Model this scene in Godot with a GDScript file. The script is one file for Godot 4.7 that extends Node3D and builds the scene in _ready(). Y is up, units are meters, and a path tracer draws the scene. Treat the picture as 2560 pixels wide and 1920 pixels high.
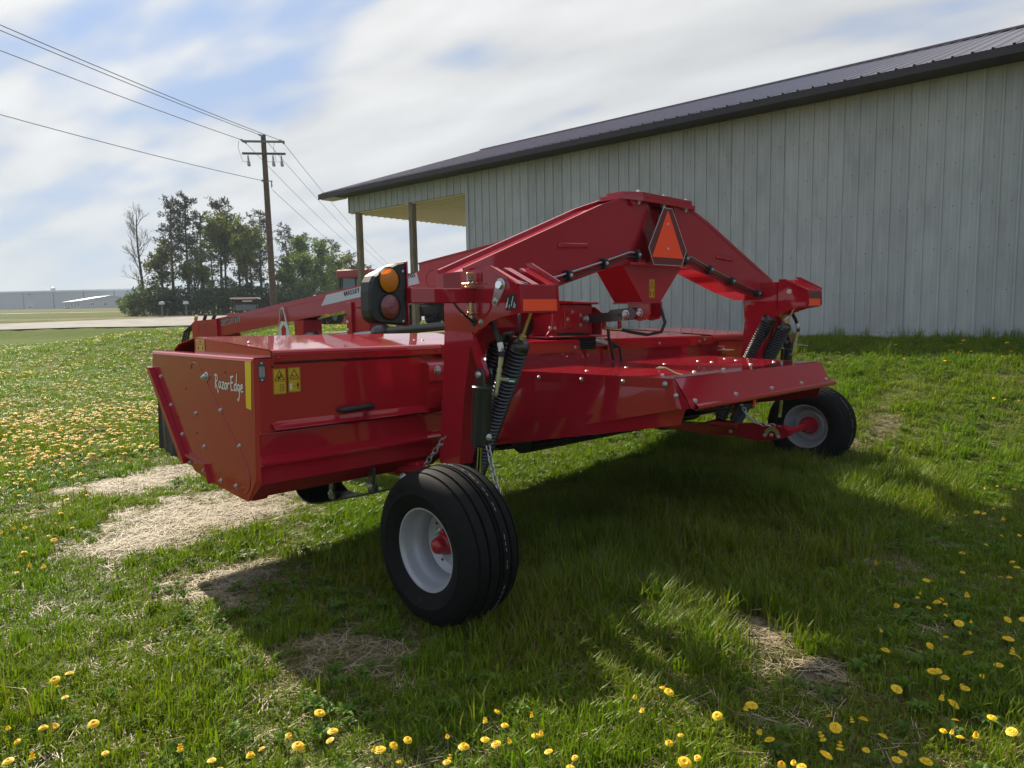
extends Node3D
# A red pull-type mower-conditioner standing on a lawn full of dandelions, beside a steel pole barn.

const EYE := 1.58
const WALL_AT := Vector3(6.833, 0.0, -9.829)
const WALL_ALONG := Vector3(-0.75412, 0.0, -0.65674)
const WALL_OUT := Vector3(-0.65674, 0.0, 0.75412)
const MOWER_AT := Vector3(1.308, 0.0, -5.159)
const MOWER_TURN := 45.4

var rng := RandomNumberGenerator.new()
var lump := FastNoiseLite.new()
var fine := FastNoiseLite.new()
var taken := {}
var M := {}
var mower: Node3D
var header_at: Transform3D
var shared := {}


# ---------------------------------------------------------------- mesh building
class MB:
	var v := PackedVector3Array()
	var n := PackedVector3Array()
	var c := PackedColorArray()
	var uv := PackedVector2Array()
	var col := Color(1, 1, 1)
	var use_col := false
	var use_uv := false

	func tri(a: Vector3, b: Vector3, d: Vector3) -> void:
		var m := (d - a).cross(b - a)
		if m.length_squared() < 1e-16:
			return
		m = m.normalized()
		v.append(a); v.append(b); v.append(d)
		n.append(m); n.append(m); n.append(m)
		if use_col:
			c.append(col); c.append(col); c.append(col)
		if use_uv:
			uv.append(Vector2.ZERO); uv.append(Vector2.ZERO); uv.append(Vector2.ZERO)

	func quad(a: Vector3, b: Vector3, d: Vector3, e: Vector3) -> void:
		tri(a, b, d)
		tri(a, d, e)

	func quad_uv(a: Vector3, b: Vector3, d: Vector3, e: Vector3) -> void:
		# a top left, b top right, d bottom right, e bottom left
		use_uv = true
		var m := (d - a).cross(b - a).normalized()
		for p in [a, b, d, a, d, e]:
			v.append(p)
			n.append(m)
		for q in [Vector2(0, 0), Vector2(1, 0), Vector2(1, 1), Vector2(0, 0), Vector2(1, 1), Vector2(0, 1)]:
			uv.append(q)

	func smooth_tri(a: Vector3, b: Vector3, d: Vector3, na: Vector3, nb: Vector3, nd: Vector3) -> void:
		v.append(a); v.append(b); v.append(d)
		n.append(na); n.append(nb); n.append(nd)
		if use_col:
			c.append(col); c.append(col); c.append(col)

	func box(at: Vector3, size: Vector3, bev := 0.0, turn := Basis.IDENTITY) -> void:
		var h := size * 0.5
		if bev <= 0.0:
			var p := []
			for i in 8:
				p.append(at + turn * Vector3(h.x if i & 1 else -h.x, h.y if i & 2 else -h.y, h.z if i & 4 else -h.z))
			quad(p[0], p[2], p[3], p[1]); quad(p[5], p[7], p[6], p[4])
			quad(p[4], p[6], p[2], p[0]); quad(p[1], p[3], p[7], p[5])
			quad(p[2], p[6], p[7], p[3]); quad(p[4], p[0], p[1], p[5])
			return
		var b := minf(bev, minf(h.x, minf(h.y, h.z)) * 0.8)
		var f := func(x: float, y: float, z: float) -> Vector3: return at + turn * Vector3(x, y, z)
		for s in [-1.0, 1.0]:
			var X := func(y: float, z: float) -> Vector3: return f.call(h.x * s, y, z)
			quad(X.call(-h.y + b, -h.z + b), X.call(h.y - b, -h.z + b), X.call(h.y - b, h.z - b), X.call(-h.y + b, h.z - b))
			quad(f.call(-h.x + b, h.y * s, -h.z + b), f.call(h.x - b, h.y * s, -h.z + b), f.call(h.x - b, h.y * s, h.z - b), f.call(-h.x + b, h.y * s, h.z - b))
			quad(f.call(-h.x + b, -h.y + b, h.z * s), f.call(h.x - b, -h.y + b, h.z * s), f.call(h.x - b, h.y - b, h.z * s), f.call(-h.x + b, h.y - b, h.z * s))
			for t in [-1.0, 1.0]:
				quad(f.call(h.x * s, (h.y - b) * t, -h.z + b), f.call(h.x * s, (h.y - b) * t, h.z - b), f.call((h.x - b) * s, h.y * t, h.z - b), f.call((h.x - b) * s, h.y * t, -h.z + b))
				quad(f.call(h.x * s, -h.y + b, (h.z - b) * t), f.call(h.x * s, h.y - b, (h.z - b) * t), f.call((h.x - b) * s, h.y - b, h.z * t), f.call((h.x - b) * s, -h.y + b, h.z * t))
				quad(f.call(-h.x + b, h.y * s, (h.z - b) * t), f.call(h.x - b, h.y * s, (h.z - b) * t), f.call(h.x - b, (h.y - b) * s, h.z * t), f.call(-h.x + b, (h.y - b) * s, h.z * t))
				for w in [-1.0, 1.0]:
					tri(f.call(h.x * s, (h.y - b) * t, (h.z - b) * w), f.call((h.x - b) * s, h.y * t, (h.z - b) * w), f.call((h.x - b) * s, (h.y - b) * t, h.z * w))

	# outline in local x, y swept along local z from 0 to deep
	func prism(pts: PackedVector2Array, deep: float, xf := Transform3D.IDENTITY) -> void:
		var idx := Geometry2D.triangulate_polygon(pts)
		for k in range(0, idx.size(), 3):
			var a := pts[idx[k]]
			var b := pts[idx[k + 1]]
			var d := pts[idx[k + 2]]
			tri(xf * Vector3(a.x, a.y, 0), xf * Vector3(b.x, b.y, 0), xf * Vector3(d.x, d.y, 0))
			tri(xf * Vector3(a.x, a.y, deep), xf * Vector3(d.x, d.y, deep), xf * Vector3(b.x, b.y, deep))
		for k in pts.size():
			var a := pts[k]
			var b := pts[(k + 1) % pts.size()]
			quad(xf * Vector3(a.x, a.y, 0), xf * Vector3(a.x, a.y, deep), xf * Vector3(b.x, b.y, deep), xf * Vector3(b.x, b.y, 0))

	# a bent sheet: section points in 2D joined by strips of thickness, swept along local z
	func sheet(pts: PackedVector2Array, thick: float, deep: float, xf := Transform3D.IDENTITY) -> void:
		var off := PackedVector2Array()
		for k in pts.size():
			var d0 := (pts[k] - pts[maxi(k - 1, 0)]).normalized()
			var d1 := (pts[mini(k + 1, pts.size() - 1)] - pts[k]).normalized()
			var d := (d0 + d1).normalized()
			var s := 1.0 / maxf(0.4, d.dot(d1 if d1.length() > 0.1 else d0))
			off.append(pts[k] + Vector2(-d.y, d.x) * thick * s)
		var loop := PackedVector2Array(pts)
		for k in range(off.size() - 1, -1, -1):
			loop.append(off[k])
		for k in pts.size() - 1:
			for e in [0.0, deep]:
				quad(xf * Vector3(pts[k].x, pts[k].y, e), xf * Vector3(pts[k + 1].x, pts[k + 1].y, e), xf * Vector3(off[k + 1].x, off[k + 1].y, e), xf * Vector3(off[k].x, off[k].y, e))
		for k in loop.size():
			var a := loop[k]
			var b := loop[(k + 1) % loop.size()]
			quad(xf * Vector3(a.x, a.y, 0), xf * Vector3(a.x, a.y, deep), xf * Vector3(b.x, b.y, deep), xf * Vector3(b.x, b.y, 0))

	# a solid between two outlines of the same number of points
	func loft(a: Array, b: Array, caps := true) -> void:
		var m := a.size()
		for k in m:
			quad(a[k], a[(k + 1) % m], b[(k + 1) % m], b[k])
		if caps:
			for k in range(1, m - 1):
				tri(a[0], a[k], a[k + 1])
				tri(b[0], b[k + 1], b[k])

	func tube(path: Array, r, sides := 8, caps := true) -> void:
		var rings := []
		var side := Vector3.UP
		var start: Vector3 = (path[1] - path[0]).normalized()
		if absf(start.dot(side)) > 0.9:
			side = Vector3.RIGHT
		for k in path.size():
			var d: Vector3
			if k == 0:
				d = path[1] - path[0]
			elif k == path.size() - 1:
				d = path[k] - path[k - 1]
			else:
				d = (path[k + 1] - path[k]).normalized() + (path[k] - path[k - 1]).normalized()
			d = d.normalized()
			side = (side - d * side.dot(d)).normalized()
			var up := d.cross(side)
			var ring := []
			var rr: float = r[k] if r is Array else r
			for s in sides:
				var t := TAU * s / sides
				var o := side * cos(t) + up * sin(t)
				ring.append([path[k] + o * rr, o])
			rings.append(ring)
		for k in rings.size() - 1:
			for s in sides:
				var a = rings[k][s]
				var b = rings[k][(s + 1) % sides]
				var d = rings[k + 1][(s + 1) % sides]
				var e = rings[k + 1][s]
				smooth_tri(a[0], d[0], b[0], a[1], d[1], b[1])
				smooth_tri(a[0], e[0], d[0], a[1], e[1], d[1])
		if caps:
			for s in sides:
				tri(path[0], rings[0][s][0], rings[0][(s + 1) % sides][0])
				var z := rings.size() - 1
				tri(path[z], rings[z][(s + 1) % sides][0], rings[z][s][0])

	# profile: Vector2(radius, along); turned about xf's z axis
	func lathe(prof: Array, segs: int, xf := Transform3D.IDENTITY, soft := true) -> void:
		for k in prof.size() - 1:
			var p: Vector2 = prof[k]
			var q: Vector2 = prof[k + 1]
			var m := Vector2(q.y - p.y, -(q.x - p.x)).normalized()
			var m0 := m
			var m1 := m
			if soft:
				if k > 0:
					var o: Vector2 = prof[k - 1]
					var mm := Vector2(p.y - o.y, -(p.x - o.x)).normalized()
					if mm.dot(m) > 0.75:
						m0 = (mm + m).normalized()
				if k < prof.size() - 2:
					var o: Vector2 = prof[k + 2]
					var mm := Vector2(o.y - q.y, -(o.x - q.x)).normalized()
					if mm.dot(m) > 0.75:
						m1 = (mm + m).normalized()
			for s in segs:
				var t0 := TAU * s / segs
				var t1 := TAU * (s + 1) / segs
				var e0 := Vector3(cos(t0), sin(t0), 0)
				var e1 := Vector3(cos(t1), sin(t1), 0)
				var z := Vector3(0, 0, 1)
				var a := xf * (e0 * p.x + z * p.y)
				var b := xf * (e1 * p.x + z * p.y)
				var d := xf * (e1 * q.x + z * q.y)
				var e := xf * (e0 * q.x + z * q.y)
				var na := (xf.basis * (e0 * m0.x + z * m0.y)).normalized()
				var nb := (xf.basis * (e1 * m0.x + z * m0.y)).normalized()
				var nd := (xf.basis * (e1 * m1.x + z * m1.y)).normalized()
				var ne := (xf.basis * (e0 * m1.x + z * m1.y)).normalized()
				if p.x > 1e-6:
					smooth_tri(a, d, b, na, nd, nb)
				if q.x > 1e-6:
					smooth_tri(a, e, d, na, ne, nd)

	func mesh() -> ArrayMesh:
		var arr := []
		arr.resize(Mesh.ARRAY_MAX)
		arr[Mesh.ARRAY_VERTEX] = v
		arr[Mesh.ARRAY_NORMAL] = n
		if use_col and c.size() == v.size():
			arr[Mesh.ARRAY_COLOR] = c
		if use_uv and uv.size() == v.size():
			arr[Mesh.ARRAY_TEX_UV] = uv
		var am := ArrayMesh.new()
		am.add_surface_from_arrays(Mesh.PRIMITIVE_TRIANGLES, arr)
		return am


func pv(a: Array) -> PackedVector2Array:
	var o := PackedVector2Array()
	for k in range(0, a.size(), 2):
		o.append(Vector2(a[k], a[k + 1]))
	return o


# outlines drawn in (z, y), swept along x
func side_xf(x: float) -> Transform3D:
	return Transform3D(Basis(Vector3(0, 0, 1), Vector3(0, 1, 0), Vector3(1, 0, 0)), Vector3(x, 0, 0))


# outlines drawn in (x, y), swept along z
func rear_xf(z: float) -> Transform3D:
	return Transform3D(Basis.IDENTITY, Vector3(0, 0, z))


func along(dir: Vector3, at := Vector3.ZERO) -> Transform3D:
	var z := dir.normalized()
	var x := Vector3.UP.cross(z) if absf(z.y) < 0.95 else Vector3.RIGHT.cross(z)
	x = x.normalized()
	return Transform3D(Basis(x, z.cross(x), z), at)


# ---------------------------------------------------------------- nodes
func numbered(called: String) -> String:
	if not taken.has(called):
		taken[called] = 0
		return called
	taken[called] += 1
	return "%s_%03d" % [called, taken[called]]


func put(called: String, mesh: Mesh, mat: Material, parent: Node3D, xf := Transform3D.IDENTITY) -> MeshInstance3D:
	var o := MeshInstance3D.new()
	o.name = numbered(called) if parent == self else called
	o.mesh = mesh
	o.material_override = mat
	o.transform = xf
	parent.add_child(o, true)
	return o


func part(called: String, b: MB, mat: Material, parent: Node3D, xf := Transform3D.IDENTITY) -> MeshInstance3D:
	return put(called, b.mesh(), mat, parent, xf)


func tag(o: Node, label: String, category: String, group := "") -> void:
	o.set_meta("label", label)
	o.set_meta("category", category)
	if group != "":
		o.set_meta("group", group)


func thing(called: String, label: String, category: String, at := Vector3.ZERO, turn := 0.0, group := "") -> Node3D:
	var o := Node3D.new()
	o.name = numbered(called)
	add_child(o)
	o.position = at
	o.rotation.y = turn
	tag(o, label, category, group)
	return o


func structure(o: Node) -> void:
	o.set_meta("kind", "structure")


func stuff(o: Node) -> void:
	o.set_meta("kind", "stuff")


# ---------------------------------------------------------------- materials
func srgb(r: float, g: float, b: float) -> Color:
	return Color(r, g, b).linear_to_srgb()


func mat(called: String, base: Color, rough: float, metal := 0.0) -> StandardMaterial3D:
	var m := StandardMaterial3D.new()
	m.resource_name = called
	m.albedo_color = base.linear_to_srgb()
	m.roughness = rough
	m.metallic = metal
	M[called] = m
	return m


func noise_tex(freq: float, seed_: int, ramp: Array, size := 512, octaves := 4) -> NoiseTexture2D:
	var nz := FastNoiseLite.new()
	nz.seed = seed_
	nz.frequency = freq
	nz.fractal_octaves = octaves
	var t := NoiseTexture2D.new()
	t.width = size
	t.height = size
	t.seamless = true
	t.noise = nz
	var g := Gradient.new()
	var offs := PackedFloat32Array()
	var cols := PackedColorArray()
	for k in range(0, ramp.size(), 2):
		offs.append(ramp[k])
		cols.append(ramp[k + 1])
	g.offsets = offs
	g.colors = cols
	t.color_ramp = g
	return t


func grey(x: float) -> Color:
	return Color(x, x, x)


func make_materials() -> void:
	var red := mat("red_paint", Color(0.34, 0.011, 0.021), 0.42)
	red.metallic_specular = 0.1
	red.clearcoat_enabled = true
	red.clearcoat = 1.0
	red.clearcoat_roughness = 0.035
	red.roughness_texture = noise_tex(0.012, 3, [0.0, grey(0.75), 1.0, grey(1.0)], 256)
	red.uv1_triplanar = true
	red.uv1_scale = Vector3(1.2, 1.2, 1.2)
	mat("black_rubber", Color(0.012, 0.012, 0.013), 0.55)
	var ty := mat("tyre_rubber", Color(0.0105, 0.0105, 0.0115), 0.72)
	ty.metallic_specular = 0.3
	ty.albedo_texture = noise_tex(0.02, 11, [0.0, grey(0.62), 0.55, grey(0.8), 1.0, Color(1.0, 0.95, 0.86)], 512, 5)
	ty.uv1_triplanar = true
	ty.uv1_scale = Vector3(2.1, 2.1, 2.1)
	mat("silver_rim", Color(0.38, 0.39, 0.41), 0.42, 0.3)
	var zn := mat("zinc_bolt", Color(0.55, 0.56, 0.57), 0.32, 0.85)
	zn.metallic_specular = 0.6
	mat("gold_zinc", Color(0.62, 0.55, 0.28), 0.35, 0.8)
	mat("chrome", Color(0.75, 0.76, 0.77), 0.08, 1.0)
	var gy := mat("grey_paint", Color(0.022, 0.026, 0.026), 0.3)
	gy.clearcoat_enabled = true
	gy.clearcoat = 0.6
	gy.clearcoat_roughness = 0.2
	mat("black_plastic", Color(0.012, 0.013, 0.014), 0.5)
	mat("black_steel", Color(0.008, 0.008, 0.009), 0.45)
	mat("pipe_steel", Color(0.33, 0.33, 0.32), 0.22, 0.9)
	var am := mat("amber_lens", Color(0.95, 0.30, 0.0), 0.08)
	am.clearcoat_enabled = true
	am.backlight_enabled = true
	am.backlight = Color(1.0, 0.45, 0.0)
	var rl := mat("red_lens", Color(0.16, 0.01, 0.015), 0.08)
	rl.clearcoat_enabled = true
	mat("orange_reflector", Color(0.98, 0.075, 0.012), 0.4)
	mat("dark_red_reflector", Color(0.12, 0.018, 0.015), 0.35)
	mat("yellow_strip", Color(0.78, 0.52, 0.0), 0.35)
	mat("silver_decal", Color(0.50, 0.54, 0.57), 0.3, 0.15)
	mat("white_print", Color(0.70, 0.70, 0.66), 0.45)
	mat("black_print", Color(0.012, 0.012, 0.014), 0.5)
	mat("green_print", Color(0.01, 0.12, 0.06), 0.4)
	mat("amber_glass", Color(0.8, 0.3, 0.02), 0.1)
	# barn
	var st := mat("barn_steel", Color(0.44, 0.455, 0.44), 0.42)
	st.metallic_specular = 0.4
	st.albedo_texture = noise_tex(0.01, 21, [0.0, grey(0.86), 0.5, grey(0.95), 1.0, grey(1.0)], 512, 5)
	st.uv1_world_triplanar = true
	st.uv1_triplanar = true
	st.uv1_scale = Vector3(0.9, 0.22, 0.9)
	for k in 3:
		var v: StandardMaterial3D = st.duplicate()
		v.albedo_color = Color(0.44, 0.455, 0.44).linear_to_srgb() * [0.985, 1.012, 0.968][k]
		v.resource_name = "barn_steel_%d" % k
		v.uv1_offset = Vector3(0.31 * k, 0.17 * k, 0.53 * k)
		M["barn_sheet_%d" % k] = v
	var rf := mat("roof_steel", Color(0.095, 0.062, 0.085), 0.3)
	rf.metallic_specular = 0.75
	mat("dark_trim", Color(0.022, 0.016, 0.015), 0.5)
	mat("ceiling_steel", Color(0.62, 0.56, 0.47), 0.55)
	var wd := mat("post_wood", Color(0.27, 0.22, 0.145), 0.85)
	wd.albedo_texture = noise_tex(0.03, 31, [0.0, grey(0.6), 0.5, grey(0.9), 1.0, grey(1.0)], 256)
	wd.uv1_triplanar = true
	wd.uv1_scale = Vector3(3.0, 0.25, 3.0)
	var pw := mat("pole_wood", Color(0.17, 0.115, 0.085), 0.9)
	pw.albedo_texture = noise_tex(0.04, 32, [0.0, grey(0.45), 0.5, grey(0.8), 0.75, Color(1.0, 0.9, 0.8), 1.0, Color(1.0, 1.0, 1.0)], 256)
	pw.uv1_triplanar = true
	pw.uv1_scale = Vector3(2.0, 0.35, 2.0)
	mat("grey_timber", Color(0.16, 0.17, 0.165), 0.85)
	mat("porcelain", Color(0.30, 0.32, 0.33), 0.35)
	mat("wire_metal", Color(0.10, 0.105, 0.11), 0.5, 0.3)
	# background
	mat("bark", Color(0.075, 0.062, 0.05), 0.95)
	mat("far_wall", Color(0.30, 0.32, 0.36), 0.8)
	mat("far_roof", Color(0.55, 0.6, 0.68), 0.5)
	mat("far_window", Color(0.03, 0.035, 0.04), 0.2)
	mat("white_paint", Color(0.72, 0.72, 0.70), 0.5)
	mat("loader_red", Color(0.52, 0.045, 0.015), 0.4)
	mat("cab_glass", Color(0.10, 0.14, 0.15), 0.08)
	mat("flag_red", Color(0.5, 0.03, 0.05), 0.8)
	mat("flag_blue", Color(0.03, 0.05, 0.18), 0.8)


func foliage(called: String, base: Color, glow: Color) -> StandardMaterial3D:
	var m := mat(called, base, 0.6)
	m.vertex_color_use_as_albedo = true
	m.backlight_enabled = true
	m.backlight = glow
	m.cull_mode = BaseMaterial3D.CULL_DISABLED
	return m


# ---------------------------------------------------------------- camera, sky, sun
func make_view() -> void:
	var cam := Camera3D.new()
	cam.name = "camera"
	add_child(cam)
	var pitch := atan((960.0 - 778.0) / 1740.0)
	var roll := atan(0.0195)
	var b := Basis(Vector3.RIGHT, -pitch) * Basis(Vector3.BACK, -roll)
	cam.transform = Transform3D(b, Vector3(0, EYE, 0))
	cam.fov = rad_to_deg(2.0 * atan(960.0 / 1740.0))
	cam.near = 0.05
	cam.far = 3000.0
	cam.current = true

	var sun := DirectionalLight3D.new()
	sun.name = "sun"
	sun.light_energy = 1.6
	sun.light_color = Color(1.0, 0.955, 0.87)
	sun.light_angular_distance = 0.55
	sun.shadow_enabled = true
	add_child(sun)
	sun.look_at_from_position(Vector3(-0.728, 1.0, -0.971) * 10.0, Vector3.ZERO, Vector3.UP)

	var env := Environment.new()
	env.background_mode = Environment.BG_SKY
	env.sky = Sky.new()
	var ps := PanoramaSkyMaterial.new()
	ps.panorama = ImageTexture.create_from_image(sky_image())
	env.sky.sky_material = ps
	env.tonemap_mode = Environment.TONE_MAPPER_LINEAR
	env.tonemap_exposure = 1.72
	env.fog_enabled = true
	env.fog_density = 0.0006
	env.fog_light_color = Color(0.85, 0.9, 0.95)
	env.sdfgi_enabled = true
	env.ssao_enabled = true
	env.ssil_enabled = true
	var we := WorldEnvironment.new()
	we.name = "world"
	we.environment = env
	add_child(we)


func sky_image() -> Image:
	var w := 1536
	var h := 768
	var img := Image.create(w, h, false, Image.FORMAT_RGBF)
	var veil := FastNoiseLite.new()
	veil.seed = 5
	veil.frequency = 0.55
	veil.fractal_octaves = 5
	var wisp := FastNoiseLite.new()
	wisp.seed = 9
	wisp.frequency = 1.5
	wisp.fractal_octaves = 5
	var to_sun := Vector3(-0.728, 1.0, -0.971).normalized()
	for j in h / 2 + 2:
		var el := (0.5 - (j + 0.5) / h) * PI
		var ce := cos(el)
		var se := sin(el)
		var k := 1.0 / (maxf(se, 0.0) + 0.17)
		for i in w:
			var az := (i + 0.5) / w * TAU
			var d := Vector3(sin(az) * ce, se, -cos(az) * ce)
			# streaks of high cloud on a flat layer, drawn out along one wind direction
			var px := d.x * k
			var pz := d.z * k
			var s := (px * 0.86 + pz * 0.5)
			var t := (px * -0.5 + pz * 0.86)
			var a := veil.get_noise_2d(s * 0.6 + 3.0, t * 1.5 + 8.0) * 0.75 + 0.5
			var bb := wisp.get_noise_2d(s * 0.7 - 4.0, t * 1.9 + 1.0) * 0.75 + 0.5
			var cosun := d.dot(to_sun)
			var near_sun := pow(maxf(0.0, cosun * 0.5 + 0.5), 5.0)
			var cover := clampf((a * 0.85 + bb * 0.6 - 0.52) * 2.3 + near_sun * 0.6 - maxf(0.0, d.x) * 0.3, 0.0, 1.0)
			cover = cover * cover * (3.0 - 2.0 * cover)
			var low := exp(-maxf(se, 0.0) * 7.0)
			var blue := Color(0.235, 0.325, 0.51).lerp(Color(0.40, 0.475, 0.55), low)
			var cloud := Color(0.455, 0.465, 0.48).lerp(Color(0.53, 0.53, 0.52), near_sun)
			cloud = cloud * (0.74 + 0.34 * bb + 0.16 * a)
			var c := blue.lerp(cloud, cover * (1.0 - 0.35 * low))
			c = c.lerp(Color(0.47, 0.505, 0.525), low * 0.75)
			c = c * (1.0 + 0.35 * pow(maxf(0.0, cosun), 6.0)) * 0.83
			img.set_pixel(i, j, c)
	img.fill_rect(Rect2i(0, h / 2 + 1, w, h / 2 - 1), Color(0.3, 0.32, 0.28))
	return img


# ---------------------------------------------------------------- ground
func ss(a: float, b: float, x: float) -> float:
	return smoothstep(a, b, x)


func far_profile(d: float) -> float:
	if d < 25.0:
		return 0.0
	if d < 46.0:
		return 0.3 * ss(25.0, 46.0, d)
	if d < 49.0:
		return 0.3 + 0.66 * ss(46.0, 49.2, d)
	if d < 62.0:
		return 0.96 + (d - 49.0) / 13.0 * 0.72
	if d < 100.0:
		return 1.68 + (d - 62.0) / 38.0 * 0.62
	if d < 420.0:
		return 2.3 + (d - 100.0) * 0.019
	return 8.38


func wall_uv(x: float, z: float) -> Vector2:
	var r := Vector3(x, 0, z) - WALL_AT
	return Vector2(r.dot(WALL_ALONG), r.dot(WALL_OUT))


func height_at(x: float, z: float) -> float:
	var q := wall_uv(x, z)
	var pad := 1.05 * (1.0 - ss(0.2, 5.4, q.y)) * (1.0 - ss(26.0, 46.0, q.x)) * (1.0 - ss(40.0, 90.0, -q.y))
	var far := far_profile(-z)
	var h := maxf(pad, far)
	var away := Vector2(x, z).length()
	h += lump.get_noise_2d(x * 1.0, z * 1.0) * 0.05 * ss(6.0, 16.0, away)
	h += lump.get_noise_2d(x * 6.0 + 50.0, z * 6.0) * 0.02 * (1.0 - ss(30.0, 60.0, away)) * ss(0.4, 1.5, q.y)
	return h


func spot(x: float, z: float, cx: float, cz: float, rx: float, rz: float, turn: float) -> float:
	var p := Vector2(x - cx, z - cz).rotated(-turn)
	return 1.0 - Vector2(p.x / rx, p.y / rz).length()


# 1 where the sod is worn to bare soil and chaff
func bare_at(x: float, z: float) -> float:
	var wob := fine.get_noise_2d(x * 4.0, z * 4.0) * 0.42 + fine.get_noise_2d(x * 14.0, z * 14.0) * 0.34
	var a := -1.0
	a = maxf(a, spot(x, z, -2.5, -5.45, 0.95, 1.2, 0.3))
	a = maxf(a, spot(x, z, -3.45, -6.9, 0.6, 1.6, 0.5) * 0.9)
	a = maxf(a, spot(x, z, -0.85, -3.2, 0.5, 0.6, 0.9) * 0.6)
	a = maxf(a, spot(x, z, -1.75, -4.0, 0.5, 0.7, 0.6) * 0.5)
	a = maxf(a, spot(x, z, 1.17, -3.22, 0.22, 0.24, 0.7))
	a = maxf(a, spot(x, z, 1.3, -2.85, 0.25, 0.2, 0.5) * 0.7)
	a = maxf(a, spot(x, z, 3.9, -7.3, 0.35, 0.8, 0.8) * 0.3)
	a = maxf(a, spot(x, z, 2.2, -4.4, 0.9, 0.5, 0.8) * 0.35)
	return clampf((a + wob) * 1.5, 0.0, 1.0)


# gravel yard round the open end of the barn
func gravel_at(x: float, z: float) -> float:
	var q := wall_uv(x, z)
	if q.y > 3.0 or q.x < 9.0:
		return 0.0
	var g := ss(10.0, 12.0, q.x) * (1.0 - ss(-0.5, 0.6, q.y)) * (1.0 - ss(17.0, 19.0, q.x))
	g = maxf(g, ss(30.0, 33.0, -z) * (1.0 - ss(38.0, 42.0, -z)) * ss(-11.0, -8.0, x) * (1.0 - ss(10.0, 14.0, x)))
	return g


func make_ground() -> void:
	var b := MB.new()
	b.use_col = true
	var rings := [0.0]
	var r := 0.5
	while r < 1500.0:
		rings.append(r)
		r = r + clampf(r * 0.028, 0.07, 60.0)
	var secs := 220
	var pts := []
	var cols := []
	var nors := []
	for rr in rings:
		var row := []
		var crow := []
		var nrow := []
		for s in secs:
			# finer to the front, coarser behind
			var t := float(s) / secs * 2.0 - 1.0
			var az := PI * (0.42 * t + 0.58 * t * t * t)
			var x: float = sin(az) * rr
			var z: float = -cos(az) * rr
			var y := height_at(x, z)
			row.append(Vector3(x, y, z))
			crow.append(ground_color(x, z))
			var e := 0.08 + float(rr) * 0.01
			nrow.append(Vector3(height_at(x - e, z) - height_at(x + e, z), 2.0 * e, height_at(x, z - e) - height_at(x, z + e)).normalized())
		pts.append(row)
		cols.append(crow)
		nors.append(nrow)
	var at := func(k: int, s: int) -> void:
		b.v.append(pts[k][s]); b.n.append(nors[k][s]); b.c.append(cols[k][s])
	for k in rings.size() - 1:
		for s in secs:
			var s1 := (s + 1) % secs
			at.call(k, s); at.call(k + 1, s); at.call(k + 1, s1)
			at.call(k, s); at.call(k + 1, s1); at.call(k, s1)
	var m := mat("ground_soil", Color(1, 1, 1), 0.95)
	m.vertex_color_use_as_albedo = true
	m.metallic_specular = 0.2
	m.albedo_texture = noise_tex(0.02, 41, [0.0, Color(0.55, 0.55, 0.5), 0.45, Color(0.8, 0.8, 0.78), 0.7, Color(0.95, 0.95, 0.92), 1.0, Color(1, 1, 1)], 1024, 6)
	m.uv1_triplanar = true
	m.uv1_world_triplanar = true
	m.uv1_scale = Vector3(0.9, 0.9, 0.9)
	m.normal_enabled = true
	var nt := noise_tex(0.05, 43, [0.0, grey(0.0), 1.0, grey(1.0)], 512, 5)
	nt.as_normal_map = true
	nt.bump_strength = 6.0
	m.normal_texture = nt
	structure(part("ground", b, m, self))

	# the road across the rise
	var rb := MB.new()
	var n := 90
	for k in n:
		var x0 := -130.0 + 230.0 * k / n
		var x1 := -130.0 + 230.0 * (k + 1) / n
		for seg in 6:
			var q := []
			for e in [[x0, seg], [x0, seg + 1], [x1, seg + 1], [x1, seg]]:
				var x: float = e[0]
				var near := 49.1 + 0.15 * sin(x * 0.35) + 1.5 * ss(-30.0, 20.0, x)
				var far: float = 55.5 + 9.0 * ss(-44.0, -14.0, x)
				var d: float = lerpf(near, far, e[1] / 6.0)
				q.append(Vector3(x, height_at(x, -d) + 0.05, -d))
			rb.quad(q[0], q[1], q[2], q[3])
	var rm := mat("road_concrete", Color(0.21, 0.2, 0.185), 0.9)
	rm.albedo_texture = noise_tex(0.01, 51, [0.0, grey(0.8), 1.0, grey(1.0)], 512, 5)
	rm.uv1_triplanar = true
	rm.uv1_world_triplanar = true
	rm.uv1_scale = Vector3(0.1, 0.1, 0.1)
	structure(part("road", rb, rm, self))
	# a lane across the far field
	var lb := MB.new()
	for k in 60:
		var x0 := -220.0 + 260.0 * k / 60.0
		var x1 := -220.0 + 260.0 * (k + 1) / 60.0
		var y := func(x: float, d: float) -> Vector3: return Vector3(x, height_at(x, -d) + 0.06, -d)
		lb.quad(y.call(x0, 126.0), y.call(x0, 131.0), y.call(x1, 131.0), y.call(x1, 126.0))
	structure(part("gravel_lane", lb, mat("lane_gravel", Color(0.36, 0.33, 0.27), 0.9), self))


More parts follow.
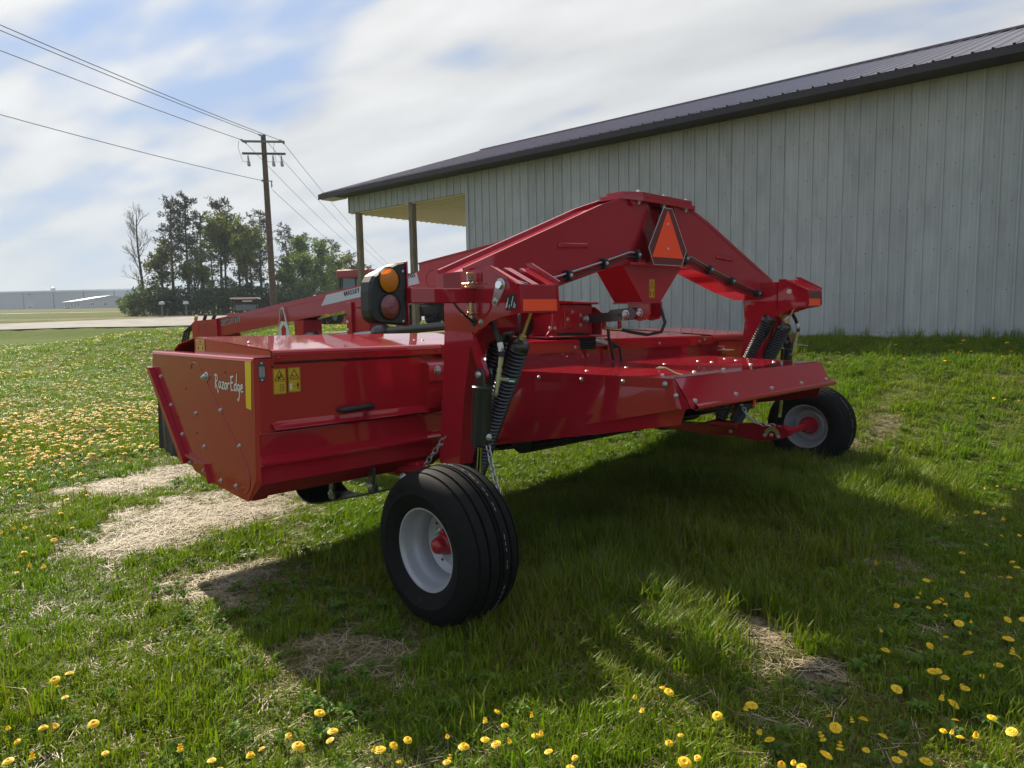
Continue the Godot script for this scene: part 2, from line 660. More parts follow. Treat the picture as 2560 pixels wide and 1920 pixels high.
func ground_color(x: float, z: float) -> Color:
	var d := -z
	var n1 := lump.get_noise_2d(x * 2.0, z * 2.0) * 0.5 + 0.5
	var n2 := fine.get_noise_2d(x * 3.0, z * 3.0) * 0.5 + 0.5
	var green := Color(0.085, 0.145, 0.016).lerp(Color(0.125, 0.165, 0.022), n1)
	green = green.lerp(Color(0.17, 0.135, 0.07), clampf(n2 * 1.5 - 0.85, 0.0, 0.5))
	var away := Vector2(x, z).length()
	if away < 25.0:
		green = green.lerp(Color(0.10, 0.09, 0.045), 0.35 * (1.0 - ss(10.0, 25.0, away)))
	if d > 60.0:
		var f := lump.get_noise_2d(x * 0.3, z * 1.4) * 0.5 + 0.5
		green = Color(0.085, 0.13, 0.03).lerp(Color(0.15, 0.16, 0.035), f)
		if d > 140.0:
			green = Color(0.16, 0.155, 0.03).lerp(green, 0.4)
		if d < 74.0 and x < -24.0:
			green = green.lerp(Color(0.26, 0.21, 0.15), ss(66.0, 64.0, d) * 0.9)
	var c := green
	var soil := Color(0.26, 0.21, 0.145).lerp(Color(0.19, 0.15, 0.105), n2)
	if Vector2(x - 1.17, z + 3.22).length() < 0.4:
		soil = Color(0.05, 0.04, 0.035)
	c = c.lerp(soil, bare_at(x, z))
	c = c.lerp(Color(0.34, 0.31, 0.27), gravel_at(x, z))
	return c


# ---------------------------------------------------------------- pole barn
func ribbed(width: float) -> PackedVector2Array:
	var p := PackedVector2Array()
	var pitch := 0.2286
	var k := 0
	while k * pitch < width - 0.01:
		var x := k * pitch
		for q in [[0.0, 0.0], [0.012, 0.0], [0.019, 0.022], [0.043, 0.022], [0.050, 0.0], [0.098, 0.0], [0.103, 0.005], [0.111, 0.005], [0.116, 0.0], [0.160, 0.0], [0.165, 0.005], [0.173, 0.005], [0.178, 0.0]]:
			p.append(Vector2(x + q[0], q[1]))
		k += 1
	p.append(Vector2(width, 0.0))
	return p


func make_barn() -> void:
	var barn := thing("pole_barn", "long grey ribbed steel pole barn with a dark roof and an open corner bay", "barn", WALL_AT + Vector3(0, 1.05, 0))
	barn.transform.basis = Basis(WALL_ALONG, Vector3.UP, -WALL_OUT)
	var pw := 0.9144
	# wall sheets
	var up := Transform3D(Basis(Vector3(1, 0, 0), Vector3(0, 0, -1), Vector3(0, 1, 0)), Vector3.ZERO)
	var wb := MB.new()
	wb.sheet(ribbed(pw - 0.002), 0.0012, 3.68, up)
	var wm := wb.mesh()
	for k in 21:
		put("wall_panel", wm, M["barn_sheet_%d" % ((k * 7 + k / 3) % 3)], barn, Transform3D(Basis.IDENTITY, Vector3(10.3 - pw * (k + 1), 0.06, 0.0)))
	var fb := MB.new()
	fb.sheet(ribbed(pw - 0.002), 0.0012, 0.44, up)
	var fm := fb.mesh()
	for k in 5:
		put("fascia_panel", fm, M.barn_steel, barn, Transform3D(Basis.IDENTITY, Vector3(10.3 + pw * k, 3.3, 0.0)))
	var b := MB.new()
	b.box(Vector3(14.885, 3.535, 6.4), Vector3(0.02, 0.47, 12.86))
	part("end_fascia", b, M.barn_steel, barn)
	b = MB.new()
	b.box(Vector3(10.33, 1.85, -0.012), Vector3(0.09, 3.6, 0.05), 0.006)
	part("corner_trim", b, M.barn_steel, barn)
	b = MB.new()
	b.box(Vector3(0.85, 0.03, 0.005), Vector3(18.9, 0.07, 0.03), 0.004)
	part("base_trim", b, M.barn_steel, barn)
	b = MB.new()
	b.box(Vector3(0.85, -0.16, 0.03), Vector3(18.9, 0.3, 0.03))
	part("skirt_board", b, M.grey_timber, barn)
	b = MB.new()
	b.box(Vector3(10.2, 1.65, 6.45), Vector3(0.12, 3.3, 12.7))
	part("partition_wall", b, M.barn_steel, barn)
	b = MB.new()
	b.box(Vector3(1.0, 1.65, 12.95), Vector3(18.6, 3.6, 0.1))
	b.box(Vector3(-8.95, 1.65, 6.5), Vector3(0.1, 3.6, 12.8))
	part("back_wall", b, M.barn_steel, barn)
	# open bay posts and ceiling
	for u in [14.6, 12.39]:
		b = MB.new()
		b.box(Vector3(u, 1.6, 0.1), Vector3(0.145, 3.44, 0.145), 0.008)
		part("post", b, M.post_wood, barn)
	for u in [14.6, 12.39]:
		b = MB.new()
		b.box(Vector3(u, 1.6, 12.7), Vector3(0.145, 3.44, 0.145), 0.008)
		part("post", b, M.post_wood, barn)
	var flat := Transform3D(Basis(Vector3(0, 0, 1), Vector3(0, -1, 0), Vector3(1, 0, 0)), Vector3.ZERO)
	var cb := MB.new()
	cb.sheet(ribbed(pw - 0.002), 0.0012, 4.56, flat)
	var cm := cb.mesh()
	for k in 14:
		put("ceiling_panel", cm, M.ceiling_steel, barn, Transform3D(Basis.IDENTITY, Vector3(10.31, 3.3, 0.03 + pw * k)))
	# roof
	var slope := atan(1.0 / 3.0)
	var run := 6.95 / cos(slope)
	var rb := MB.new()
	rb.sheet(ribbed(pw - 0.002), 0.0012, run, Transform3D(Basis(Vector3(1, 0, 0), Vector3(0, cos(slope), -sin(slope)), Vector3(0, sin(slope), cos(slope))), Vector3.ZERO))
	var rm := rb.mesh()
	for k in 27:
		put("roof_panel", rm, M.roof_steel, barn, Transform3D(Basis.IDENTITY, Vector3(15.65 - pw * (k + 1), 3.84, -0.48)))
	b = MB.new()
	b.quad(Vector3(15.65, 6.15, 6.47), Vector3(-9.0, 6.15, 6.47), Vector3(-9.0, 3.83, 13.43), Vector3(15.65, 3.83, 13.43))
	b.quad(Vector3(15.65, 6.10, 6.47), Vector3(15.65, 3.78, 13.43), Vector3(-9.0, 3.78, 13.43), Vector3(-9.0, 6.10, 6.47))
	part("rear_roof", b, M.roof_steel, barn)
	b = MB.new()
	b.prism(pv([6.1, 6.10, 6.1, 6.06, 6.47, 6.16, 6.84, 6.06, 6.84, 6.10, 6.47, 6.20]), 24.65, side_xf(-9.0))
	part("ridge_cap", b, M.roof_steel, barn)
	b = MB.new()
	b.box(Vector3(3.33, 3.785, -0.462), Vector3(24.62, 0.115, 0.03), 0.004)
	part("eave_fascia", b, M.dark_trim, barn)
	b = MB.new()
	b.box(Vector3(3.33, 3.745, -0.225), Vector3(24.5, 0.02, 0.42))
	part("eave_soffit", b, M.dark_trim, barn)
	b = MB.new()
	b.prism(pv([-0.47, 3.70, -0.47, 3.83, 6.47, 6.14, 13.4, 3.83, 13.4, 3.70, 6.47, 6.0]), 0.025, side_xf(15.63))
	part("rake_trim", b, M.dark_trim, barn)
	b = MB.new()
	b.box(Vector3(15.27, 3.715, -0.22), Vector3(0.66, 0.03, 0.40))
	part("corner_soffit", b, M.barn_steel, barn)
	# gable above the bay
	b = MB.new()
	b.prism(pv([0.02, 3.78, 6.45, 5.95, 12.9, 3.78]), 0.03, side_xf(14.86))
	part("gable", b, M.barn_steel, barn)
	# fastener heads in rows on the girts
	var sb := MB.new()
	sb.lathe([Vector2(0.0, 0.006), Vector2(0.006, 0.005), Vector2(0.010, 0.0)], 7)
	var mm := MultiMesh.new()
	mm.transform_format = MultiMesh.TRANSFORM_3D
	mm.mesh = sb.mesh()
	var spots := []
	for row in 7:
		for k in 81:
			spots.append(Vector3(10.2 - 0.2286 * k - 0.02 + rng.randf_range(-0.006, 0.006), 0.085 + row * 0.6096 + rng.randf_range(-0.008, 0.008), -0.0015))
	mm.instance_count = spots.size()
	for k in spots.size():
		mm.set_instance_transform(k, Transform3D(Basis(Vector3.UP, PI), spots[k]))
	var si := MultiMeshInstance3D.new()
	si.name = "screw_heads"
	si.multimesh = mm
	si.material_override = mat("screw_dark", Color(0.03, 0.032, 0.034), 0.5)
	stuff(si)
	barn.add_child(si)


# ---------------------------------------------------------------- utility pole and lines
func sag(a: Vector3, b: Vector3, drop: float, n := 24) -> Array:
	var p := []
	for k in n + 1:
		var t := float(k) / n
		p.append(a.lerp(b, t) - Vector3(0, drop * 4.0 * t * (1.0 - t), 0))
	return p


func make_utility_pole() -> void:
	var d := 43.0
	var x := -14.55
	var g := height_at(x, -d)
	var pole := thing("utility_pole", "tall weathered wooden utility pole with two crossarms", "utility pole", Vector3(x, g, -d))
	var top := 12.35 - g
	var b := MB.new()
	b.tube([Vector3(0.05, -0.4, 0), Vector3(0.0, top * 0.5, 0), Vector3(-0.05, top, 0)], [0.21, 0.18, 0.145], 14)
	part("shaft", b, M.pole_wood, pole)
	var turn := deg_to_rad(8.0)
	var bs := Basis(Vector3.UP, turn)
	for a in [[top - 0.42, 2.45, M.grey_timber], [top - 1.12, 2.5, M.pole_wood]]:
		b = MB.new()
		b.box(Vector3(0, a[0], 0.17), Vector3(a[1], 0.12, 0.10), 0.01, bs)
		part("crossarm", b, a[2], pole)
	# fused cutouts hanging under the lower arm
	for u in [-0.93, 0.5, 0.98]:
		b = MB.new()
		var c := bs * Vector3(u, top - 1.16, 0.2)
		b.tube([c, c + Vector3(0.0, -0.18, 0.05)], 0.03, 8)
		b.lathe([Vector2(0.035, 0.0), Vector2(0.06, 0.06), Vector2(0.04, 0.1), Vector2(0.065, 0.18), Vector2(0.045, 0.24), Vector2(0.09, 0.34), Vector2(0.10, 0.56), Vector2(0.06, 0.6), Vector2(0.0, 0.6)], 10, Transform3D(Basis(Vector3(1, 0, 0), Vector3(0, 0, 1), Vector3(0.06, -1, 0)), c + Vector3(0, -0.12, 0.04)))
		part("cutout", b, M.porcelain, pole)
	# strain insulators at the wire ends
	var near_end := Vector3(-0.2, -0.02, 0.98).normalized()
	var away := Vector3(-0.066, -0.12, -0.99).normalized()
	var ends_near := []
	var ends_far := []
	for u in [-1.12, -0.06, 1.08]:
		var y := top - 0.40 if absf(u) > 0.5 else top - 0.1
		var c := bs * Vector3(u, y, 0.2)
		for q in [[near_end, ends_near], [away, ends_far]]:
			var dir: Vector3 = q[0]
			b = MB.new()
			b.lathe([Vector2(0.0, 0.0), Vector2(0.03, 0.0), Vector2(0.03, 0.1), Vector2(0.065, 0.12), Vector2(0.03, 0.2), Vector2(0.065, 0.22), Vector2(0.03, 0.3), Vector2(0.065, 0.32), Vector2(0.03, 0.4), Vector2(0.02, 0.5), Vector2(0.0, 0.5)], 9, along(dir, c))
			part("insulator", b, M.porcelain, pole)
			q[1].append(pole.position + c + dir * 0.48)
	b = MB.new()
	b.box(Vector3(-0.2, top - 2.68, 0.1), Vector3(0.1, 0.14, 0.08), 0.01)
	part("wire_clamp", b, M.porcelain, pole)
	b = MB.new()
	b.lathe([Vector2(0.0, 0.0), Vector2(0.06, 0.0), Vector2(0.03, 0.14), Vector2(0.05, 0.22), Vector2(0.025, 0.4), Vector2(0.0, 0.4)], 9, along(Vector3(0, -1, 0.01), Vector3(0.32, top - 2.70, 0.05)))
	part("insulator", b, M.porcelain, pole)
	b = MB.new()
	b.box(Vector3(0.22, top - 2.7, 0.05), Vector3(0.3, 0.05, 0.05))
	part("bracket", b, M.porcelain, pole)
	# jumper loops
	for q in [[-1.12, -0.93], [0.9, 0.98], [0.2, 0.5]]:
		b = MB.new()
		var a0: Vector3 = bs * Vector3(q[0] - 0.25, top - 0.45, 0.4)
		var a1: Vector3 = bs * Vector3(q[1], top - 1.6, 0.25)
		b.tube([a0, a0 + Vector3(-0.05, -0.4, 0.05), a1 + Vector3(-0.3, -0.02, 0.05), a1], 0.012, 5)
		part("jumper", b, M.wire_metal, pole)
	# the lines themselves
	var names := ["upper overhead power line on the far side of the crossarm", "overhead power line from the pole top toward the lawn", "overhead power line from the near end of the crossarm"]
	var step := Vector3(-10.9, 0.0, 54.0)
	for k in 3:
		b = MB.new()
		var e: Vector3 = ends_near[k]
		b.tube(sag(e, e + step + Vector3(0, 0.9, 0), 0.75), 0.017, 5)
		var w := part("power_line", b, M.wire_metal, self)
		tag(w, ["lowest of the three crossarm wires running over the lawn to the utility pole", "middle of the three crossarm wires running over the lawn to the utility pole", "topmost of the three crossarm wires running over the lawn to the utility pole"][k], "power line", "overhead wires over the lawn")
		b = MB.new()
		e = ends_far[k]
		b.tube(sag(e, e + Vector3(-10.4, -1.0, -157.0), 3.2, 30), 0.014, 5)
		w = part("power_line", b, M.wire_metal, self)
		tag(w, ["nearest the barn eave", "middle", "farthest from the barn eave"][2 - k] + " of three thin wires running away behind the barn", "power line", "overhead wires beyond the pole")
	b = MB.new()
	var s := pole.position + Vector3(-0.2, top - 2.68, 0.1)
	b.tube(sag(s, s + step + Vector3(0, 0.2, 0), 0.9), 0.016, 5)
	tag(part("power_line", b, M.wire_metal, self), "single low neutral wire below the other lines running over the lawn", "power line", "overhead wires over the lawn")
	b = MB.new()
	s = pole.position + Vector3(0.32, top - 3.2, 0.0)
	b.tube(sag(s, s + Vector3(-10.4, -1.0, -157.0), 3.0, 30), 0.013, 5)
	tag(part("power_line", b, M.wire_metal, self), "lowest thin neutral wire running from the pole away behind the barn posts", "power line", "overhead wires beyond the pole")


# ---------------------------------------------------------------- buildings across the road
func make_far_buildings() -> void:
	var d := 380.0
	var g := 7.62
	var w := thing("warehouse", "long low windowless grey steel warehouse beyond the road", "warehouse", Vector3(-235.0, g, -d), deg_to_rad(-5.0))
	# seen face: x from -90 to 95
	var b := MB.new()
	b.box(Vector3(0, 4.6, -30), Vector3(230, 9.2, 60))
	part("wall", b, M.far_wall, w)
	b = MB.new()
	b.box(Vector3(0, 9.55, -30), Vector3(231, 0.8, 61))
	part("roof_edge", b, M.far_roof, w)
	for x in [-83.0, -65.5, -48.0, -30.5, -13.0, 4.5, 22.0, 39.5]:
		b = MB.new()
		b.box(Vector3(x, 4.6, 0.03), Vector3(0.5, 9.0, 0.12))
		part("downpipe", b, M.far_window, w)
	b = MB.new()
	b.box(Vector3(-27, 1.9, 0.05), Vector3(3.6, 3.8, 0.16))
	var door := part("overhead_door", b, mat("far_door", Color(0.34, 0.38, 0.40), 0.6), w)
	b = MB.new()
	b.box(Vector3(-27, 1.2, 0.16), Vector3(1.4, 0.6, 0.04))
	part("pane", b, M.far_window, door)
	b = MB.new()
	b.box(Vector3(-26.5, 8.1, 0.2), Vector3(1.5, 0.5, 0.4))
	part("wall_light", b, M.far_window, w)
	b = MB.new()
	b.lathe([Vector2(0.9, 0.0), Vector2(1.2, 0.8), Vector2(1.2, 1.6), Vector2(0.5, 2.2), Vector2(0.0, 2.2)], 12, Transform3D(Basis(Vector3(1, 0, 0), Vector3(0, 0, -1), Vector3(0, 1, 0)), Vector3(-19.0, 9.9, -8)))
	part("roof_vent", b, M.porcelain, w)
	# office with a low gable in front
	var o := thing("office_building", "low office building with a shallow gable roof in front of the grey warehouse", "office", Vector3(-199.0, 6.95, -350.0), deg_to_rad(45.0))
	b = MB.new()
	b.prism(pv([-13.5, 0.0, 13.5, 0.0, 13.5, 3.6, 0.0, 6.1, -13.5, 3.6]), 31.4, Transform3D(Basis(Vector3(1, 0, 0), Vector3(0, 1, 0), Vector3(0, 0, -1)), Vector3.ZERO))
	part("wall", b, mat("office_wall", Color(0.33, 0.34, 0.34), 0.8), o)
	b = MB.new()
	for s in [-1.0, 1.0]:
		b.quad(Vector3(0, 6.4, 0.6), Vector3(0, 6.4, -32.0), Vector3(14.4 * s, 3.75, -32.0), Vector3(14.4 * s, 3.75, 0.6))
		b.quad(Vector3(0, 6.15, 0.6), Vector3(0, 6.4, 0.6), Vector3(14.4 * s, 3.75, 0.6), Vector3(14.4 * s, 3.5, 0.6))
		b.quad(Vector3(14.4 * s, 3.75, 0.6), Vector3(14.4 * s, 3.75, -32.0), Vector3(14.4 * s, 3.5, -32.0), Vector3(14.4 * s, 3.5, 0.6))
	part("roof", b, M.far_roof, o)
	for x in [-8.5, -2.8, 2.6, 8.0]:
		b = MB.new()
		b.box(Vector3(x, 2.0, 0.06), Vector3(1.7, 1.5, 0.14))
		var win := part("window", b, M.white_paint, o)
		for s in [-0.42, 0.42]:
			b = MB.new()
			b.box(Vector3(x + s, 2.0, 0.15), Vector3(0.66, 1.26, 0.05))
			part("pane", b, M.far_window, win)
	for z in [-4.0, -10.0, -16.0, -22.0, -28.0]:
		b = MB.new()
		b.box(Vector3(-13.56, 2.0, z), Vector3(0.14, 1.4, 1.6))
		part("window", b, M.far_window, o)
	b = MB.new()
	b.box(Vector3(-14.6, 0.45, -24.0), Vector3(1.4, 0.9, 8.0), 0.3)
	part("planter_hedge", b, mat("hedge_green", Color(0.03, 0.05, 0.015), 0.9), o)
	# flagpoles
	var flags := [[-164.0, 9.9, "middle"], [-178.8, 8.0, "left"], [-158.5, 8.2, "right"]]
	for k in 3:
		var f = flags[k]
		var at := Vector3(f[0], g - 0.6, -d + 40.0)
		var p := thing("flagpole", ["tall flagpole flying a striped red, white and blue flag by the office", "shorter flagpole with a small dark flag in front of the office gable", "shorter flagpole with a drooping dark flag nearest the trees"][k], "flagpole", at, 0.0, "flagpoles by the office")
		b = MB.new()
		b.tube([Vector3.ZERO, Vector3(0, f[1] + (4.2 if k == 0 else 2.4), 0)], [0.14, 0.08], 8)
		part("pole", b, M.porcelain, p)
		var ty: float = f[1] + (4.0 if k == 0 else 2.2)
		if k == 0:
			for st in 13:
				b = MB.new()
				for seg in 6:
					var x0 := -0.08 - 0.62 * seg
					var x1 := -0.08 - 0.62 * (seg + 1)
					if st < 7 and seg < 2:
						continue
					var y0 := ty - 0.16 * st - 0.13 * seg
					var y1 := ty - 0.16 * st - 0.13 * (seg + 1)
					b.quad(Vector3(x0, y0, sin(seg * 1.3) * 0.15), Vector3(x1, y1, sin(seg * 1.3 + 1.3) * 0.15), Vector3(x1, y1 - 0.16, sin(seg * 1.3 + 1.3) * 0.15), Vector3(x0, y0 - 0.16, sin(seg * 1.3) * 0.15))
				part("flag_stripe", b, M.flag_red if st % 2 == 0 else M.white_paint, p)
			b = MB.new()
			b.quad(Vector3(-0.08, ty, 0), Vector3(-1.32, ty - 0.26, 0.14), Vector3(-1.32, ty - 1.38, 0.14), Vector3(-0.08, ty - 1.12, 0))
			part("flag_canton", b, M.flag_blue, p)
		else:
			b = MB.new()
			var s := -1.0
			b.quad(Vector3(0.05 * s, ty, 0), Vector3(1.0 * s, ty - 0.35, 0.2), Vector3(1.0 * s, ty - 1.4, 0.1), Vector3(0.05 * s, ty - 1.2, 0))
			b.quad(Vector3(1.0 * s, ty - 0.35, 0.2), Vector3(1.9 * s, ty - 0.9, -0.1), Vector3(1.8 * s, ty - 1.5, -0.1), Vector3(1.0 * s, ty - 1.4, 0.1))
			part("flag", b, M.flag_blue, p)
	# two newspaper or mail boxes at the roadside
	for k in 2:
		var x := [-33.3, -31.0][k] as float
		var dd := 67.0
		var mb := thing("mailbox", ["white mailbox on a post at the roadside nearest the bushes' edge", "white mailbox on a post at the roadside, nearer the tall trunks"][k], "mailbox", Vector3(x, height_at(x, -dd), -dd), 0.0, "mailboxes across the road")
		b = MB.new()
		b.box(Vector3(0, 0.55, 0), Vector3(0.12, 1.1, 0.12), 0.01)
		part("post", b, M.grey_timber, mb)
		b = MB.new()
		b.prism(pv([-0.17, 0.0, 0.17, 0.0, 0.17, 0.17, 0.12, 0.25, 0.0, 0.29, -0.12, 0.25, -0.17, 0.17]), 0.5, Transform3D(Basis.IDENTITY, Vector3(0, 1.1, -0.25)))
		part("box", b, M.white_paint, mb)


# ---------------------------------------------------------------- trees across the road
func leaf(b: MB, at: Vector3, size: float, slim: float, dir: Vector3) -> void:
	var s := dir.cross(Vector3(rng.randf_range(-1, 1), rng.randf_range(-1, 1), rng.randf_range(-1, 1))).normalized() * size * slim
	b.tri(at - s, at + dir * size, at + s)


func rnd_dir() -> Vector3:
	var z := rng.randf_range(-1.0, 1.0)
	var t := rng.randf() * TAU
	var r := sqrt(1.0 - z * z)
	return Vector3(r * cos(t), z, r * sin(t))


func tree_node(called: String, label: String, x: float, d: float, group: String) -> Node3D:
	return thing(called, label, "tree" if not called.contains("bush") else "bush", Vector3(x, height_at(x, -d) - 0.1, -d), 0.0, group)


func make_pine(x: float, d: float, tall: float, spread: float, bare_below: float, label: String, tint: Color) -> void:
	var t := tree_node("pine_tree", label, x, d, "pines across the road")
	var wood := MB.new()
	var lean := Vector3(rng.randf_range(-0.5, 0.5), 0, rng.randf_range(-0.3, 0.3))
	var spine := func(k: float) -> Vector3: return Vector3(0, tall * k, 0) + lean * k * k
	var path := []
	var rad := []
	for k in 7:
		path.append(spine.call(k / 6.0))
		rad.append(lerpf(0.2, 0.03, k / 6.0) * tall / 12.0)
	wood.tube(path, rad, 8)
	var crown := MB.new()
	crown.use_col = true
	var n := int(tall * 5.0)
	for i in n:
		var k := lerpf(bare_below, 1.0, pow(float(i) / n, 0.9))
		var a := rng.randf() * TAU
		var open := sin(clampf((1.0 - k) / (1.0 - bare_below), 0.03, 1.0) * PI * 0.62 + 0.25)
		var l := spread * (0.25 + 0.85 * open) * rng.randf_range(0.35, 1.15)
		var from: Vector3 = spine.call(k)
		var dir := Vector3(cos(a), rng.randf_range(-0.05, 0.45), sin(a)).normalized()
		var tip := from + dir * l + Vector3(0, l * 0.12, 0)
		wood.tube([from, from.lerp(tip, 0.5) - Vector3(0, 0.05 * l, 0), tip], [0.045, 0.03, 0.012], 4, false)
		if rng.randf() < 0.12:
			continue
		var m := int(8 + l * 8)
		for j in m:
			var f := pow(rng.randf(), 0.6)
			var c := from.lerp(tip, lerpf(0.25, 1.05, f)) + rnd_dir() * 0.26 * (0.6 + 0.5 * f)
			var g := rng.randf_range(0.55, 1.25)
			crown.col = Color(tint.r * g, tint.g * g, tint.b * g)
			for q in 3:
				leaf(crown, c + rnd_dir() * 0.1, rng.randf_range(0.18, 0.36), 0.2, (rnd_dir() + Vector3(0, 0.5, 0) + dir * 0.4).normalized())
	# dead lower stubs
	for i in 8:
		var k := rng.randf_range(bare_below * 0.4, bare_below)
		var a := rng.randf() * TAU
		var from: Vector3 = spine.call(k)
		wood.tube([from, from + Vector3(cos(a), rng.randf_range(-0.1, 0.3), sin(a)) * rng.randf_range(0.4, 1.3)], [0.03, 0.01], 4, false)
	part("trunk", wood, M.bark, t)
	part("crown", crown, M.pine_leaf, t)


func branch(wood: MB, tips: Array, from: Vector3, dir: Vector3, l: float, r: float, level: int, spread: float, up: float) -> void:
	var p := [from]
	var rr := [r]
	var at := from
	var dd := dir
	for k in 3:
		dd = (dd + rnd_dir() * 0.16 + Vector3(0, up * 0.08, 0)).normalized()
		at += dd * l / 3.0
		p.append(at)
		rr.append(lerpf(r, r * 0.55, (k + 1) / 3.0))
	wood.tube(p, rr, 7 if level > 3 else 4 if level > 1 else 3, false)
	if level <= 0:
		tips.append([at, dd])
		return
	var kids := 2 if level > 3 else 3
	for k in kids:
		var off := (rnd_dir() - dd * rnd_dir().dot(dd)).normalized()
		var nd := (dd + off * spread * rng.randf_range(0.6, 1.2)).normalized()
		branch(wood, tips, p[rng.randi_range(2, 3)], nd, l * rng.randf_range(0.62, 0.85), r * 0.55, level - 1, spread, up)
	tips.append([at, dd])


func make_bare(x: float, d: float, tall: float) -> void:
	var t := tree_node("bare_tree", "tall leafless tree standing alone at the edge of the grove", x, d, "trees across the road")
	var wood := MB.new()
	var tips := []
	var path := []
	var rad := []
	for k in 7:
		path.append(Vector3(sin(k * 1.1) * 0.12, tall * 0.82 * k / 6.0, 0.1 * cos(k)))
		rad.append(lerpf(0.17, 0.05, k / 6.0))
	wood.tube(path, rad, 8)
	for k in 26:
		var f := lerpf(0.2, 1.0, k / 25.0)
		var a := rng.randf() * TAU
		var up := lerpf(0.1, 1.5, f)
		var from: Vector3 = Vector3(0, tall * 0.82 * f, 0)
		var l := lerpf(1.25, 0.95, f) * rng.randf_range(0.7, 1.1)
		branch(wood, tips, from, Vector3(cos(a), up, sin(a)).normalized(), l, 0.04, 3, 0.55, up)
	part("trunk", wood, M.bark, t)
	var buds := MB.new()
	buds.use_col = true
	for q in tips:
		for j in 2:
			if rng.randf() < 0.5:
				var g := rng.randf_range(0.7, 1.3)
				buds.col = Color(0.13 * g, 0.12 * g, 0.05 * g)
				leaf(buds, q[0] + rnd_dir() * 0.12, rng.randf_range(0.05, 0.1), 0.4, rnd_dir())
	part("crown", buds, M.spring_leaf, t)


func make_leafy(x: float, d: float, tall: float, wide: float, label: String, tint: Color, dense: float, base := 0.3) -> void:
	var t := tree_node("leafy_tree", label, x, d, "spring trees across the road")
	var wood := MB.new()
	var tips := []
	wood.tube([Vector3.ZERO, Vector3(0.1, tall * base, 0), Vector3(0, tall * 0.6, 0.1)], [0.16, 0.12, 0.07], 7)
	for k in 9:
		var f := lerpf(base * 0.7, 0.62, k / 8.0)
		var a := rng.randf() * TAU
		branch(wood, tips, Vector3(0.05, tall * f, 0), Vector3(cos(a) * wide / tall * 1.5, 0.75, sin(a) * wide / tall * 1.5).normalized(), tall * 0.17 * rng.randf_range(0.8, 1.2), 0.06, 3, 0.5, 0.6)
	part("trunk", wood, M.bark, t)
	var crown := MB.new()
	crown.use_col = true
	# clumps of leaves through an uneven volume, gathered on the tips
	var clumps := []
	for q in tips:
		clumps.append(q[0])
	for k in int(90 * dense):
		var dr := rnd_dir()
		var r := pow(rng.randf(), 0.4)
		clumps.append(Vector3(dr.x * wide * 1.15 * r, tall * (base + 0.98) * 0.5 + dr.y * tall * (1.0 - base) * 0.5 * r, dr.z * wide * r))
	for c in clumps:
		if rng.randf() > dense:
			continue
		var g0 := rng.randf_range(0.75, 1.2)
		for j in 20:
			var g := g0 * rng.randf_range(0.75, 1.25)
			crown.col = Color(tint.r * g, tint.g * g, tint.b * g)
			leaf(crown, c + rnd_dir() * rng.randf_range(0.05, 0.6), rng.randf_range(0.13, 0.26), 0.5, rnd_dir())
	part("crown", crown, M.spring_leaf, t)


func make_bush(x: float, d: float, wide: float, tall: float, label: String, tint: Color) -> void:
	var t := tree_node("roadside_bush", label, x, d, "bushes along the far roadside")
	var wood := MB.new()
	var crown := MB.new()
	crown.use_col = true
	for k in 9:
		var a := rng.randf() * TAU
		wood.tube([Vector3(cos(a) * 0.2, 0, sin(a) * 0.2), Vector3(cos(a) * wide * 0.5, tall * 0.7, sin(a) * wide * 0.5)], [0.03, 0.01], 4, false)
	for k in int(70 * wide):
		var dr := rnd_dir()
		var r := pow(rng.randf(), 0.45)
		var c := Vector3(dr.x * wide * r, tall * 0.45 + dr.y * tall * 0.5 * r, dr.z * wide * r)
		var g0 := rng.randf_range(0.7, 1.25)
		for j in 16:
			var g := g0 * rng.randf_range(0.8, 1.2)
			crown.col = Color(tint.r * g, tint.g * g, tint.b * g)
			leaf(crown, c + rnd_dir() * rng.randf_range(0.04, 0.36), rng.randf_range(0.12, 0.24), 0.5, rnd_dir())
	part("stems", wood, M.bark, t)
	part("foliage", crown, M.spring_leaf, t)


